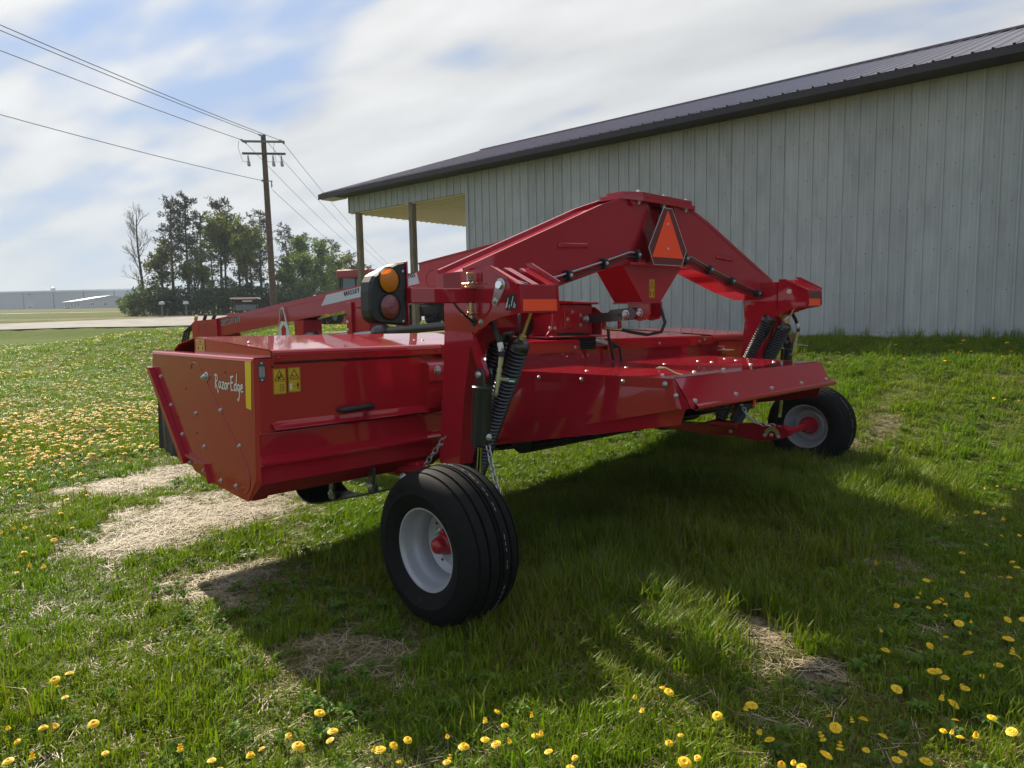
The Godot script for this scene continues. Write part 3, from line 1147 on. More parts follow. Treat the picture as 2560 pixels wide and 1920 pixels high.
func make_trees() -> void:
	foliage("pine_leaf", Color(1, 1, 1), Color(0.35, 0.4, 0.2))
	foliage("spring_leaf", Color(1, 1, 1), Color(0.8, 0.85, 0.4))
	var at := func(s: float, d: float) -> float: return (s - 1280.0) / 1740.0 * d
	var dark := Color(0.055, 0.07, 0.03)
	var olive := Color(0.075, 0.088, 0.034)
	make_bare(at.call(368, 72.0), 72.0, 12.0)
	# s: column in the photograph, d: metres away, tall, spread, bare part
	make_pine(at.call(446, 74.0), 74.0, 11.9, 1.9, 0.45, "ragged pine with one long limb, first of the pines after the leafless tree", dark)
	make_pine(at.call(484, 76.0), 76.0, 12.7, 1.7, 0.4, "tallest narrow dark pine of the grove with a double top", dark)
	make_pine(at.call(518, 79.0), 79.0, 11.3, 1.8, 0.22, "shorter dark pine with foliage low down its trunk, behind the tallest one", dark)
	make_pine(at.call(566, 80.0), 80.0, 12.7, 2.0, 0.5, "broad-topped pine above a yellow green crown", dark)
	make_pine(at.call(612, 76.0), 76.0, 10.4, 1.7, 0.15, "full dark pine in the shade left of the utility pole", dark)
	make_pine(at.call(664, 80.0), 80.0, 11.4, 1.9, 0.3, "high dark pine directly behind the utility pole's left side", dark)
	make_pine(at.call(735, 88.0), 88.0, 10.6, 1.7, 0.2, "dark pine just past the utility pole", dark)
	make_pine(at.call(768, 105.0), 105.0, 11.2, 2.2, 0.1, "distant dark evergreen rising behind the bright green tree", olive)
	make_pine(at.call(838, 120.0), 120.0, 11.5, 2.6, 0.1, "distant olive evergreen behind the bright green tree's shoulder", olive)
	make_pine(at.call(890, 130.0), 130.0, 10.2, 2.6, 0.1, "small distant evergreen just left of the barn post", olive)
	make_pine(at.call(925, 135.0), 135.0, 8.6, 2.4, 0.1, "lowest distant evergreen just past the first barn post", olive)
	make_pine(at.call(640, 84.0), 84.0, 9.3, 2.0, 0.1, "low bushy pine behind the pole filling the grove", dark)
	make_pine(at.call(545, 86.0), 86.0, 9.6, 1.9, 0.12, "slender inner pine in the middle of the grove", dark)
	make_leafy(at.call(576, 77.0), 77.0, 10.0, 1.7, "tall tree with a yellow green spring crown under the broad-topped pine", Color(0.14, 0.16, 0.02), 0.75, 0.6)
	make_leafy(at.call(628, 73.0), 73.0, 9.4, 1.7, "slim tree with fresh yellow green leaves among the dark pines", Color(0.13, 0.15, 0.025), 0.6, 0.35)
	make_leafy(at.call(420, 73.0), 73.0, 7.2, 1.9, "thin sapling with sparse young leaves next to the leafless tree", Color(0.12, 0.13, 0.03), 0.4, 0.3)
	make_leafy(at.call(500, 72.0), 72.0, 6.5, 1.5, "low sapling with sparse leaves in front of the tallest pine", Color(0.11, 0.14, 0.03), 0.35, 0.25)
	make_leafy(at.call(790, 84.0), 84.0, 8.9, 3.6, "big rounded bright green tree right of the utility pole", Color(0.13, 0.19, 0.02), 1.0, 0.1)
	make_leafy(at.call(748, 78.0), 78.0, 6.6, 2.6, "lower bright green tree in front of the big rounded one", Color(0.11, 0.17, 0.02), 1.0, 0.05)
	make_leafy(at.call(856, 92.0), 92.0, 7.6, 2.8, "yellowish round tree beside the big bright green one", Color(0.15, 0.16, 0.035), 0.95, 0.1)
	make_leafy(at.call(905, 96.0), 96.0, 5.9, 2.6, "dull green round tree half hidden by the barn post", Color(0.07, 0.09, 0.03), 1.0, 0.1)
	var bushes := [[345, 70.0, 1.6, 2.7, Color(0.11, 0.15, 0.03), "bright green roadside bush farthest from the barn"], [378, 69.0, 1.8, 3.5, Color(0.09, 0.12, 0.03), "roadside bush under the leafless tree"], [415, 70.0, 1.7, 3.2, Color(0.06, 0.085, 0.02), "dull roadside bush behind the mailboxes"],
		[455, 71.0, 2.0, 2.9, Color(0.045, 0.065, 0.018), "dark roadside bush at the foot of the ragged pine"], [500, 71.0, 2.0, 3.1, Color(0.055, 0.085, 0.02), "green roadside bush at the foot of the tallest pine"], [545, 71.0, 2.1, 3.3, Color(0.065, 0.10, 0.02), "fresh green roadside bush in the middle of the row"],
		[590, 71.0, 2.1, 3.6, Color(0.045, 0.075, 0.018), "dark green roadside bush above the white-roofed vehicle"], [635, 72.0, 2.2, 3.4, Color(0.04, 0.06, 0.016), "shaded roadside bush left of the utility pole's foot"], [685, 74.0, 2.3, 3.5, Color(0.045, 0.07, 0.018), "shaded roadside bush behind the utility pole's foot"], [735, 74.0, 2.3, 3.4, Color(0.055, 0.085, 0.02), "green roadside bush right of the utility pole's foot"],
		[800, 76.0, 2.4, 3.2, Color(0.06, 0.09, 0.02), "green roadside bush below the big rounded tree"], [860, 78.0, 2.4, 3.0, Color(0.05, 0.075, 0.02), "last roadside bush before the barn post"]]
	for q in bushes:
		make_bush(at.call(q[0], q[1]), q[1], q[2], q[3], q[5], q[4])


# ---------------------------------------------------------------- the mower-conditioner
func hx(called: String, b: MB, material: Material) -> MeshInstance3D:
	return part(called, b, material, mower, header_at)


func fr(called: String, b: MB, material: Material) -> MeshInstance3D:
	return part(called, b, material, mower)


func bolt(parent: Node3D, at: Vector3, dir: Vector3, r := 0.011, material: Material = null) -> void:
	if not shared.has("bolt"):
		var b := MB.new()
		b.lathe([Vector2(0.0, 0.30), Vector2(1.35, 0.0), Vector2(1.35, 0.18), Vector2(1.0, 0.30)], 12, Transform3D.IDENTITY, false)
		b.lathe([Vector2(0.92, 0.18), Vector2(0.92, 0.75), Vector2(0.8, 0.88), Vector2(0.0, 0.9)], 6, Transform3D.IDENTITY, false)
		b.lathe([Vector2(0.45, 0.88), Vector2(0.45, 1.15), Vector2(0.35, 1.25), Vector2(0.0, 1.25)], 8)
		shared.bolt = b.mesh()
		b = MB.new()
		b.lathe([Vector2(1.25, 0.0), Vector2(1.2, 0.25), Vector2(0.8, 0.6), Vector2(0.0, 0.75)], 12)
		shared.dome = b.mesh()
	var xf := along(dir, at)
	xf.basis = xf.basis.scaled_local(Vector3(r, r, r))
	put("bolt", shared.bolt, material if material else M.zinc_bolt, parent, xf)


func rivet(parent: Node3D, at: Vector3, dir: Vector3, r := 0.010, material: Material = null) -> void:
	if not shared.has("dome"):
		bolt(parent, at, dir, r, material)
		return
	var xf := along(dir, at)
	xf.basis = xf.basis.scaled_local(Vector3(r, r, r))
	put("bolt", shared.dome, material if material else M.zinc_bolt, parent, xf)


func hole(parent: Node3D, at: Vector3, dir: Vector3, r := 0.008) -> void:
	var b := MB.new()
	b.lathe([Vector2(r, -0.004), Vector2(r, 0.0015), Vector2(r * 0.85, 0.0015), Vector2(r * 0.8, 0.001), Vector2(0.0, 0.001)], 10, along(dir, at))
	part("punched_hole", b, M.black_steel, parent)


func words(parent: Node3D, text: String, tall: float, xf: Transform3D, material: Material, called := "lettering", narrow := 1.0) -> void:
	var t := TextMesh.new()
	t.text = text
	var f := SystemFont.new()
	f.font_names = PackedStringArray(["Droid Sans"])
	f.font_weight = 700
	t.font = f
	t.font_size = 64
	t.pixel_size = tall / 46.0
	t.depth = 0.0015
	t.horizontal_alignment = HORIZONTAL_ALIGNMENT_LEFT
	t.vertical_alignment = VERTICAL_ALIGNMENT_BOTTOM
	xf.basis = xf.basis.scaled_local(Vector3(narrow, 1, 1))
	put(called, t, material, parent, xf)


func stroke(b: MB, pts: Array, w: float, xf: Transform3D) -> void:
	# one brush stroke: a ribbon that swells in the middle
	var c := Curve2D.new()
	for k in range(0, pts.size(), 2):
		c.add_point(Vector2(pts[k], pts[k + 1]))
	var n := c.get_baked_length()
	var prev := []
	var m := maxi(6, int(n * 14.0))
	for k in m + 1:
		var t := float(k) / m
		var p := c.sample_baked(t * n)
		var q := c.sample_baked(minf(n, t * n + 0.02)) - c.sample_baked(maxf(0.0, t * n - 0.02))
		var side := Vector2(-q.y, q.x).normalized() * w * (0.55 + 0.45 * sin(PI * clampf(t * 0.9 + 0.1, 0.0, 1.0)))
		var row := [xf * Vector3(p.x - side.x, p.y - side.y, 0), xf * Vector3(p.x + side.x, p.y + side.y, 0)]
		if k > 0:
			b.quad(prev[0], prev[1], row[1], row[0])
		prev = row


func put_px(img: Image, x: int, y: int, c: Color) -> void:
	if x >= 0 and y >= 0 and x < img.get_width() and y < img.get_height():
		img.set_pixel(x, y, c)


func line_px(img: Image, a: Vector2, e: Vector2, w: float, c: Color) -> void:
	var n := int(a.distance_to(e)) * 2 + 2
	for k in n:
		var p := a.lerp(e, float(k) / (n - 1))
		for i in range(-int(w), int(w) + 1):
			for j in range(-int(w), int(w) + 1):
				if Vector2(i, j).length() <= w:
					put_px(img, int(p.x) + i, int(p.y) + j, c)


func warning_tex(kind: int) -> Texture2D:
	var w := 96
	var h := 192
	var img := Image.create(w, h, false, Image.FORMAT_RGB8)
	img.fill(Color(0.9, 0.72, 0.04))
	var k := Color(0.05, 0.05, 0.05)
	for q in [[3, 3, w - 4, 3], [w - 4, 3, w - 4, h - 4], [w - 4, h - 4, 3, h - 4], [3, h - 4, 3, 3], [3, 95, w - 4, 95]]:
		line_px(img, Vector2(q[0], q[1]), Vector2(q[2], q[3]), 1.0, k)
	for q in [[48, 16, 14, 84], [14, 84, 82, 84], [82, 84, 48, 16]]:
		line_px(img, Vector2(q[0], q[1]), Vector2(q[2], q[3]), 2.4, k)
	if kind == 0:
		for q in [[36, 72, 62, 42], [40, 76, 66, 56], [34, 60, 46, 76], [56, 40, 64, 52]]:
			line_px(img, Vector2(q[0], q[1]), Vector2(q[2], q[3]), 3.0, k)
		for q in [[50, 120, 76, 120], [76, 120, 76, 168], [76, 168, 50, 168], [50, 168, 50, 120], [36, 160, 50, 160], [58, 132, 68, 132], [58, 156, 68, 156], [68, 132, 68, 156], [62, 144, 68, 144]]:
			line_px(img, Vector2(q[0], q[1]), Vector2(q[2], q[3]), 1.2, k)
	elif kind == 1:
		for q in [[30, 64, 44, 70], [44, 70, 66, 66], [66, 66, 70, 60], [36, 58, 40, 66]]:
			line_px(img, Vector2(q[0], q[1]), Vector2(q[2], q[3]), 2.6, k)
		img.fill_rect(Rect2i(12, 124, 18, 46), Color(0.92, 0.92, 0.88))
		line_px(img, Vector2(36, 146), Vector2(58, 146), 1.6, k)
		line_px(img, Vector2(74, 120), Vector2(74, 122), 5.0, k)
		img.fill_rect(Rect2i(67, 128, 15, 20), k)
		img.fill_rect(Rect2i(70, 148, 4, 20), k)
		img.fill_rect(Rect2i(76, 148, 4, 20), k)
	else:
		for q in [[48, 36, 48, 76], [38, 66, 60, 50]]:
			line_px(img, Vector2(q[0], q[1]), Vector2(q[2], q[3]), 2.6, k)
		img.fill_rect(Rect2i(18, 118, 16, 54), k)
		line_px(img, Vector2(42, 146), Vector2(56, 146), 2.4, k)
		line_px(img, Vector2(72, 118), Vector2(72, 120), 5.0, k)
		img.fill_rect(Rect2i(66, 126, 13, 46), k)
	return ImageTexture.create_from_image(img)


func decal(parent: Node3D, called: String, a: Vector3, across: Vector3, down: Vector3, tex: Texture2D, tone := Color(0.85, 0.85, 0.85)) -> void:
	var b := MB.new()
	b.quad_uv(a, a + across, a + across + down, a + down)
	var m := StandardMaterial3D.new()
	m.resource_name = called + "_print"
	m.albedo_color = tone
	m.albedo_texture = tex
	m.roughness = 0.4
	part(called, b, m, parent)


func chain(parent: Node3D, path: Array, link := 0.05) -> void:
	var c := Curve3D.new()
	for p in path:
		c.add_point(p)
	var n := int(c.get_baked_length() / (link * 0.72))
	var b := MB.new()
	for k in n:
		var t := c.get_baked_length() * (k + 0.5) / n
		var p := c.sample_baked(t)
		var d := (c.sample_baked(t + 0.01) - c.sample_baked(maxf(0.0, t - 0.01))).normalized()
		var xf := along(d, p)
		var s := xf.basis.x if k % 2 == 0 else xf.basis.y
		var ring := []
		for j in 13:
			var a := TAU * j / 12.0
			ring.append(p + d * cos(a) * link * 0.5 + s * sin(a) * link * 0.29)
		b.tube(ring, link * 0.085, 6, false)
	part("chain", b, M.zinc_bolt, parent)


func make_wheel(x: float, outer: float) -> void:
	# outer: -1 when the open dish looks toward -x
	var xf := Transform3D(Basis(Vector3(0, 1, 0), Vector3(0, 0, outer), Vector3(outer, 0, 0)), Vector3(x, 0.4, 0))
	if outer < 0.0:
		xf = Transform3D(Basis(Vector3(0, 1, 0), Vector3(0, 0, -1), Vector3(-1, 0, 0)), Vector3(x, 0.4, 0))
	else:
		xf = Transform3D(Basis(Vector3(0, 1, 0), Vector3(0, 0, 1), Vector3(1, 0, 0)), Vector3(x, 0.4, 0))
	var w := Node3D.new()
	w.name = "wheel"
	mower.add_child(w, true)
	w.transform = xf
	# local z looks outward
	var half := [Vector2(0.206, 0.128), Vector2(0.214, 0.142), Vector2(0.235, 0.158), Vector2(0.262, 0.170), Vector2(0.285, 0.176), Vector2(0.289, 0.179), Vector2(0.293, 0.177), Vector2(0.318, 0.175), Vector2(0.345, 0.167), Vector2(0.366, 0.155), Vector2(0.380, 0.141), Vector2(0.386, 0.132), Vector2(0.380, 0.129), Vector2(0.380, 0.122), Vector2(0.390, 0.119), Vector2(0.398, 0.090), Vector2(0.399, 0.078), Vector2(0.386, 0.075), Vector2(0.386, 0.066), Vector2(0.400, 0.063), Vector2(0.405, 0.030), Vector2(0.405, 0.018), Vector2(0.391, 0.015), Vector2(0.391, 0.006), Vector2(0.4055, 0.003)]
	var prof := []
	for k in half.size():
		prof.append(half[k])
	for k in range(half.size() - 1, -1, -1):
		prof.append(Vector2(half[k].x, -half[k].y))
	var b := MB.new()
	b.lathe(prof, 72)
	var ty := part("tyre", b, M.tyre_rubber, w)
	# mould line with its fine rubber flash, and raised sidewall marks
	b = MB.new()
	for k in 90:
		if rng.randf() < 0.32:
			continue
		var a := TAU * k / 90.0
		var a2 := TAU * (k + rng.randf_range(0.4, 0.95)) / 90.0
		var rr := 0.4068
		b.tube([Vector3(cos(a) * rr, sin(a) * rr, -0.033), Vector3(cos(a2) * rr, sin(a2) * rr, -0.033 + rng.randf_range(-0.001, 0.001))], 0.0012, 4, false)
	part("mould_line", b, mat("rubber_flash", Color(0.45, 0.45, 0.44), 0.8), ty)
	b = MB.new()
	for k in 11:
		var a := 0.35 + 0.045 * k
		if k == 5:
			continue
		var c := Vector3(cos(a), sin(a), 0)
		var t := Vector3(-sin(a), cos(a), 0)
		var m := c * 0.318 + Vector3(0, 0, 0.1755)
		b.box(m, Vector3(0.024, 0.009, 0.002), 0.0, Basis(c, t, Vector3(0, 0, 1)))
		b.box(m + t * 0.003 + c * (0.008 if k % 2 == 0 else -0.008), Vector3(0.004, 0.010, 0.003), 0.0, Basis(c, t, Vector3(0, 0, 1)))
	part("sidewall_mark", b, M.tyre_rubber, ty)
	b = MB.new()
	b.lathe([Vector2(0.216, 0.130), Vector2(0.219, 0.136), Vector2(0.215, 0.142), Vector2(0.206, 0.141), Vector2(0.199, 0.130), Vector2(0.194, 0.116), Vector2(0.190, 0.085), Vector2(0.181, 0.066), Vector2(0.168, 0.045), Vector2(0.164, 0.010), Vector2(0.166, -0.03), Vector2(0.181, -0.06), Vector2(0.190, -0.085), Vector2(0.194, -0.116), Vector2(0.199, -0.130), Vector2(0.206, -0.141), Vector2(0.215, -0.142), Vector2(0.219, -0.136), Vector2(0.216, -0.130)], 64)
	var rim := part("rim", b, M.silver_rim, w)
	b = MB.new()
	b.lathe([Vector2(0.166, -0.012), Vector2(0.150, -0.026), Vector2(0.125, -0.034), Vector2(0.112, -0.028), Vector2(0.10, -0.022), Vector2(0.03, -0.022)], 48)
	b.lathe([Vector2(0.166, -0.017), Vector2(0.150, -0.031), Vector2(0.125, -0.039), Vector2(0.112, -0.033), Vector2(0.10, -0.027), Vector2(0.03, -0.027)], 48)
	part("disc", b, M.silver_rim, rim)
	for k in 8:
		var a := TAU * k / 8.0 + 0.2
		hole(rim, Vector3(cos(a) * 0.137, sin(a) * 0.137, -0.0295), Vector3(0, 0, 1), 0.008)
	b = MB.new()
	b.lathe([Vector2(0.0, 0.088), Vector2(0.022, 0.086), Vector2(0.036, 0.076), Vector2(0.043, 0.060), Vector2(0.044, 0.034), Vector2(0.050, 0.030), Vector2(0.058, 0.010), Vector2(0.062, -0.02)], 28)
	for k in 3:
		var a := TAU * k / 3.0 + 0.4
		b.lathe([Vector2(0.0, 0.018), Vector2(0.026, 0.014), Vector2(0.034, -0.004), Vector2(0.036, -0.02)], 14, Transform3D(Basis.IDENTITY, Vector3(cos(a) * 0.045, sin(a) * 0.045, 0)))
	b.lathe([Vector2(0.062, -0.028), Vector2(0.085, -0.03), Vector2(0.088, -0.06), Vector2(0.07, -0.075), Vector2(0.055, -0.10), Vector2(0.05, -0.20), Vector2(0.0, -0.20)], 28)
	part("hub", b, M.red_paint, w)
	for k in 6:
		var a := TAU * k / 6.0 + 0.1
		bolt(w, Vector3(cos(a) * 0.100, sin(a) * 0.100, -0.022), Vector3(0, 0, 1), 0.0135)
	b = MB.new()
	b.tube([Vector3(0.15, 0.07, -0.005), Vector3(0.145, 0.065, 0.035)], 0.005, 6)
	part("valve_stem", b, M.black_rubber, rim)


func make_header() -> void:
	var red: Material = M.red_paint
	var X := -2.98
	# --- near end shield
	var b := MB.new()
	b.prism(pv([-2.25, 1.285, -0.785, 1.300, -0.775, 1.29, -0.778, 1.0, -0.80, 0.66, -0.90, 0.527, -1.05, 0.535, -1.355, 0.558, -1.62, 0.59, -1.70, 0.640, -1.745, 0.645, -2.262, 1.197]), 0.006, side_xf(X))
	var sh := hx("end_shield", b, red)
	sh.set_meta("label", "glossy end shield mirroring the straw coloured ground")
	# folded top and rear edges with rounded bends
	b = MB.new()
	b.sheet(pv([X, 1.285, X + 0.004, 1.296, X + 0.012, 1.302, -2.62, 1.306]), 0.004, 1.46, rear_xf(-2.25))
	part("top_flange", b, red, sh)
	b = MB.new()
	var rx := Transform3D(Basis(Vector3(1, 0, 0), Vector3(0, 0, 1), Vector3(0, 1, 0)), Vector3(0, 0, 0))
	b.sheet(pv([-0.752, 1.30, -0.752, 0.70, -0.775, 0.655, -0.885, 0.534]), 0.004, 0.085, side_xf(X + 0.012))
	for q in [[1.30, -0.777, -0.752, 0.70, -0.797, -0.752], [0.70, -0.797, -0.752, 0.655, -0.803, -0.775], [0.655, -0.803, -0.775, 0.534, -0.895, -0.885]]:
		b.quad(Vector3(X, q[0], q[1]), Vector3(X + 0.012, q[0], q[2]), Vector3(X + 0.012, q[3], q[5]), Vector3(X, q[3], q[4]))
	part("rear_return", b, red, sh)
	# pressed bead that crosses the shield
	b = MB.new()
	var bead := []
	for q in [[-1.60, 1.215], [-1.593, 1.238], [-1.572, 1.252], [-1.53, 1.252], [-1.49, 1.238], [-1.447, 1.205], [-1.202, 0.985], [-0.985, 0.80], [-0.89, 0.715], [-0.865, 0.67], [-0.868, 0.62], [-0.89, 0.585], [-0.93, 0.565]]:
		bead.append(Vector3(X - 0.0005, q[1], q[0]))
	b.tube(bead, 0.0035, 8)
	part("bead", b, red, sh)
	# bent guard along the sloping front edge
	b = MB.new()
	b.prism(pv([-2.285, 1.20, -2.235, 1.197, -1.722, 0.66, -1.70, 0.628, -1.735, 0.618, -1.775, 0.655]), 0.034, side_xf(X - 0.036))
	part("front_guard", b, red, sh)
	b = MB.new()
	b.prism(pv([-1.71, 0.690, -1.425, 0.660, -1.362, 0.553, -1.378, 0.549, -1.437, 0.645, -1.70, 0.672]), 0.022, side_xf(X - 0.023))
	part("lower_guard", b, red, sh)
	var out := Vector3(-1, 0, 0)
	for q in [[-2.109, 1.142], [-1.955, 0.967], [-1.788, 0.796], [-1.556, 0.949], [-1.202, 0.997], [-0.976, 0.821], [-1.453, 0.76], [-1.039, 0.591], [-1.238, 0.59], [-1.481, 0.611], [-1.58, 0.649], [-1.688, 0.632]]:
		bolt(sh, Vector3(X - 0.001, q[1], q[0]), out, 0.0105)
	bolt(sh, Vector3(X - 0.001, 1.18, -1.376), out, 0.02)
	bolt(sh, Vector3(X - 0.001, 1.171, -1.429), out, 0.012)
	for q in [[-1.70, 1.09], [-1.56, 0.83], [-1.12, 1.215], [-1.845, 0.90]]:
		hole(sh, Vector3(X - 0.001, q[1], q[0]), out, 0.006)
	b = MB.new()
	b.quad(Vector3(X - 0.0015, 1.286, -0.872), Vector3(X - 0.0015, 1.286, -0.80), Vector3(X - 0.0015, 1.030, -0.818), Vector3(X - 0.0015, 1.038, -0.878))
	part("yellow_reflector", b, M.yellow_strip, sh)
	# brush-script name, pen strokes in a unit box
	b = MB.new()
	var sc := Transform3D(Basis(Vector3(0, -0.0005, 0.0475), Vector3(0, 0.050, 0.0), Vector3(-1, 0, 0)), Vector3(X - 0.002, 1.118, -1.272))
	var glyphs := [
		[0.0, [[0.25, 0.0, 0.3, 1.2], [0.0, 1.15, 0.35, 1.3, 0.8, 1.15, 0.75, 0.75, 0.3, 0.6], [0.3, 0.6, 0.7, 0.1, 1.0, -0.35, 1.15, -0.1]]],
		[1.15, [[0.6, 0.65, 0.25, 0.7, 0.05, 0.35, 0.25, 0.1, 0.5, 0.25, 0.6, 0.62], [0.6, 0.65, 0.6, 0.2, 0.75, 0.1]]],
		[2.0, [[0.05, 0.65, 0.6, 0.68, 0.1, 0.08, 0.7, 0.12]]],
		[2.75, [[0.35, 0.68, 0.08, 0.5, 0.15, 0.12, 0.45, 0.1, 0.6, 0.4, 0.35, 0.68, 0.7, 0.6]]],
		[3.5, [[0.1, 0.66, 0.15, 0.08], [0.15, 0.5, 0.4, 0.7, 0.65, 0.62]]],
		[4.25, [[0.1, 1.2, 0.95, 1.35], [0.4, 1.25, 0.25, 0.7, 0.35, 0.08, 0.95, 0.12], [0.2, 0.72, 0.85, 0.8]]],
		[5.3, [[0.6, 0.6, 0.25, 0.68, 0.08, 0.35, 0.3, 0.08, 0.6, 0.3], [0.75, 1.6, 0.62, 0.6, 0.7, 0.05]]],
		[6.15, [[0.6, 0.62, 0.25, 0.68, 0.1, 0.38, 0.3, 0.12, 0.58, 0.35], [0.62, 0.66, 0.6, -0.3, 0.35, -0.75, 0.05, -0.55]]],
		[6.95, [[0.1, 0.35, 0.6, 0.45, 0.5, 0.7, 0.2, 0.65, 0.08, 0.3, 0.35, 0.05, 0.75, 0.2]]]]
	for g in glyphs:
		for s in g[1]:
			var moved := []
			for k in range(0, s.size(), 2):
				moved.append(s[k] * 1.05 + g[0] + s[k + 1] * 0.1)
				moved.append(s[k + 1] * 1.25)
			stroke(b, moved, 0.105, sc)
	part("script_lettering", b, M.white_print, sh)
	# rubber curtain below the sloping guard
	b = MB.new()
	var prev_top := Vector3.ZERO
	var prev_low := Vector3.ZERO
	for k in 19:
		var t := k / 18.0
		var z := lerpf(-2.275, -1.70, t)
		var yt := lerpf(1.23, 0.65, t) - 0.01
		var yl := lerpf(0.648, 0.655, t) - 0.02 * sin(t * PI)
		var wv := 0.012 * sin(t * 11.0) + 0.01 * sin(t * 23.0)
		var a := Vector3(X + 0.03, yt, z)
		var e := Vector3(X + 0.02 + wv, yl, z)
		if k > 0:
			b.quad(prev_top, a, e, prev_low)
			b.quad(prev_top + Vector3(0.006, 0, 0), prev_low + Vector3(0.006, 0, 0), e + Vector3(0.006, 0, 0), a + Vector3(0.006, 0, 0))
			b.quad(prev_low, e, e + Vector3(0.006, 0, 0), prev_low + Vector3(0.006, 0, 0))
		prev_top = a
		prev_low = e
	hx("rubber_curtain", b, M.black_rubber)
	b = MB.new()
	b.box(Vector3(0, 0.93, -2.28), Vector3(5.9, 0.58, 0.008))
	hx("front_curtain", b, M.black_rubber)
	# serial plate
	b = MB.new()
	b.box(Vector3(-2.951, 1.234, -0.7455), Vector3(0.038, 0.098, 0.004), 0.0015)
	var sp := hx("serial_plate", b, mat("plate_grey", Color(0.05, 0.055, 0.055), 0.5))
	for y in [1.277, 1.191]:
		rivet(sp, Vector3(-2.951, y, -0.7435), Vector3(0, 0, 1), 0.005)
	for k in 5:
		b = MB.new()
		b.box(Vector3(-2.951 + (k - 2) * 0.006, 1.234, -0.743), Vector3(0.0016, 0.05 + 0.01 * (k % 2), 0.001))
		part("print_line", b, M.white_print, sp)

	# --- body of the cutting platform
	b = MB.new()
	b.prism(pv([-2.2, 0.66, -2.24, 1.22, -1.8, 1.30, -0.80, 1.28, -0.80, 0.66, -1.0, 0.60, -1.9, 0.60]), 5.90, side_xf(-2.95))
	hx("platform_frame", b, red)
	for s in [-1.0, 1.0]:
		# rear beam: folded section
		b = MB.new()
		b.sheet(pv([-0.735, 0.912, -0.757, 0.906, -0.757, 0.794, -0.713, 0.760, -0.713, 0.750, -0.75, 0.745, -0.75, 0.645, -0.87, 0.552]), 0.004, 1.24, side_xf(-2.976 if s < 0 else 1.736))
		var beam := hx("rear_beam", b, red)
		if s < 0:
			hole(beam, Vector3(-2.945, 0.84, -0.756), Vector3(0, 0, 1), 0.009)
			b = MB.new()
			b.box(Vector3(-2.19, 0.872, -0.7565), Vector3(0.03, 0.012, 0.004), 0.004)
			part("slot", b, M.black_steel, beam)
			for q in [[-2.80, 0.83], [-2.80, 0.70], [-2.55, 0.845], [-2.18, 0.82]]:
				b = MB.new()
				b.box(Vector3(q[0], q[1], -0.7495 if q[1] < 0.74 else -0.7565), Vector3(0.003, 0.035, 0.003))
				part("spot_weld", b, red, beam)
		# service door with its outturned lip
		b = MB.new()
		b.sheet(pv([-0.757, 1.268, -0.757, 0.966, -0.752, 0.960, -0.708, 0.926]), 0.003, 1.02, side_xf(-2.905 if s < 0 else 1.885))
		var door := hx("service_door", b, red)
		if s < 0:
			# black pull handle
			b = MB.new()
			var hp := []
			for q in [[-2.50, 0.0], [-2.492, 0.03], [-2.47, 0.036], [-2.40, 0.034], [-2.33, 0.036], [-2.305, 0.03], [-2.296, 0.0]]:
				hp.append(Vector3(q[0], 0.997 + (q[0] + 2.4) * 0.03, -0.748 + q[1]))
			b.tube(hp, [0.016, 0.018, 0.019, 0.016, 0.019, 0.020, 0.018], 10)
			part("handle", b, M.black_plastic, door)
			decal(door, "warning_decal", Vector3(-2.890, 1.246, -0.7475), Vector3(0.074, 0, 0), Vector3(0, -0.136, 0), warning_tex(0))
			decal(door, "warning_decal", Vector3(-2.806, 1.249, -0.7475), Vector3(0.072, 0, 0), Vector3(0, -0.134, 0), warning_tex(1))
			# hinge slots
			for k in 18:
				b = MB.new()
				b.box(Vector3(-2.80 + k * 0.0565, 1.2785, -0.7475), Vector3(0.030, 0.005, 0.003))
				part("hinge_slot", b, M.black_steel, door)
			rivet(door, Vector3(-2.893, 1.259, -0.7465), Vector3(0, 0, 1), 0.006, M.black_steel)
			rivet(door, Vector3(-1.90, 1.262, -0.7465), Vector3(0, 0, 1), 0.006, M.black_steel)
		# raised top cover in two pieces with a seam
		for q in [[-0.7475, 1.286, true], [-1.155, 1.37, false]]:
			b = MB.new()
			if q[2]:
				b.sheet(pv([-0.7475, 1.284, -0.7475, 1.316, -0.751, 1.330, -0.760, 1.340, -0.775, 1.3455, -1.150, 1.3665]), 0.004, 1.14, side_xf(-2.885 if s < 0 else 1.745))
			else:
				b.sheet(pv([-1.155, 1.3672, -1.76, 1.400, -1.79, 1.395, -2.05, 1.352, -2.26, 1.25]), 0.004, 1.14, side_xf(-2.885 if s < 0 else 1.745))
			var tc := hx("top_cover", b, red)
			if q[2] and s < 0:
				b = MB.new()
				b.box(Vector3(-2.31, 1.318, -0.7465), Vector3(1.14, 0.004, 0.004), 0.001)
				part("cover_crease", b, red, tc)
				rivet(tc, Vector3(-2.858, 1.301, -0.7435), Vector3(0, 0, 1), 0.007, red)
				rivet(tc, Vector3(-1.78, 1.30, -0.7435), Vector3(0, 0, 1), 0.007, red)
		b = MB.new()
		b.prism(pv([-0.765, 1.305, -0.765, 1.338, -1.77, 1.398, -1.77, 1.305]), 0.006, side_xf(-2.889 if s < 0 else 2.882))
		var ec := hx("cover_end", b, red)
		if s < 0:
			decal(ec, "warning_decal", Vector3(-2.8915, 1.390, -1.745), Vector3(0, 0, 0.135), Vector3(0, -0.075, 0), warning_tex(2))
			bolt(ec, Vector3(-2.80, 1.375, -1.20), Vector3(0, 1, 0), 0.009)
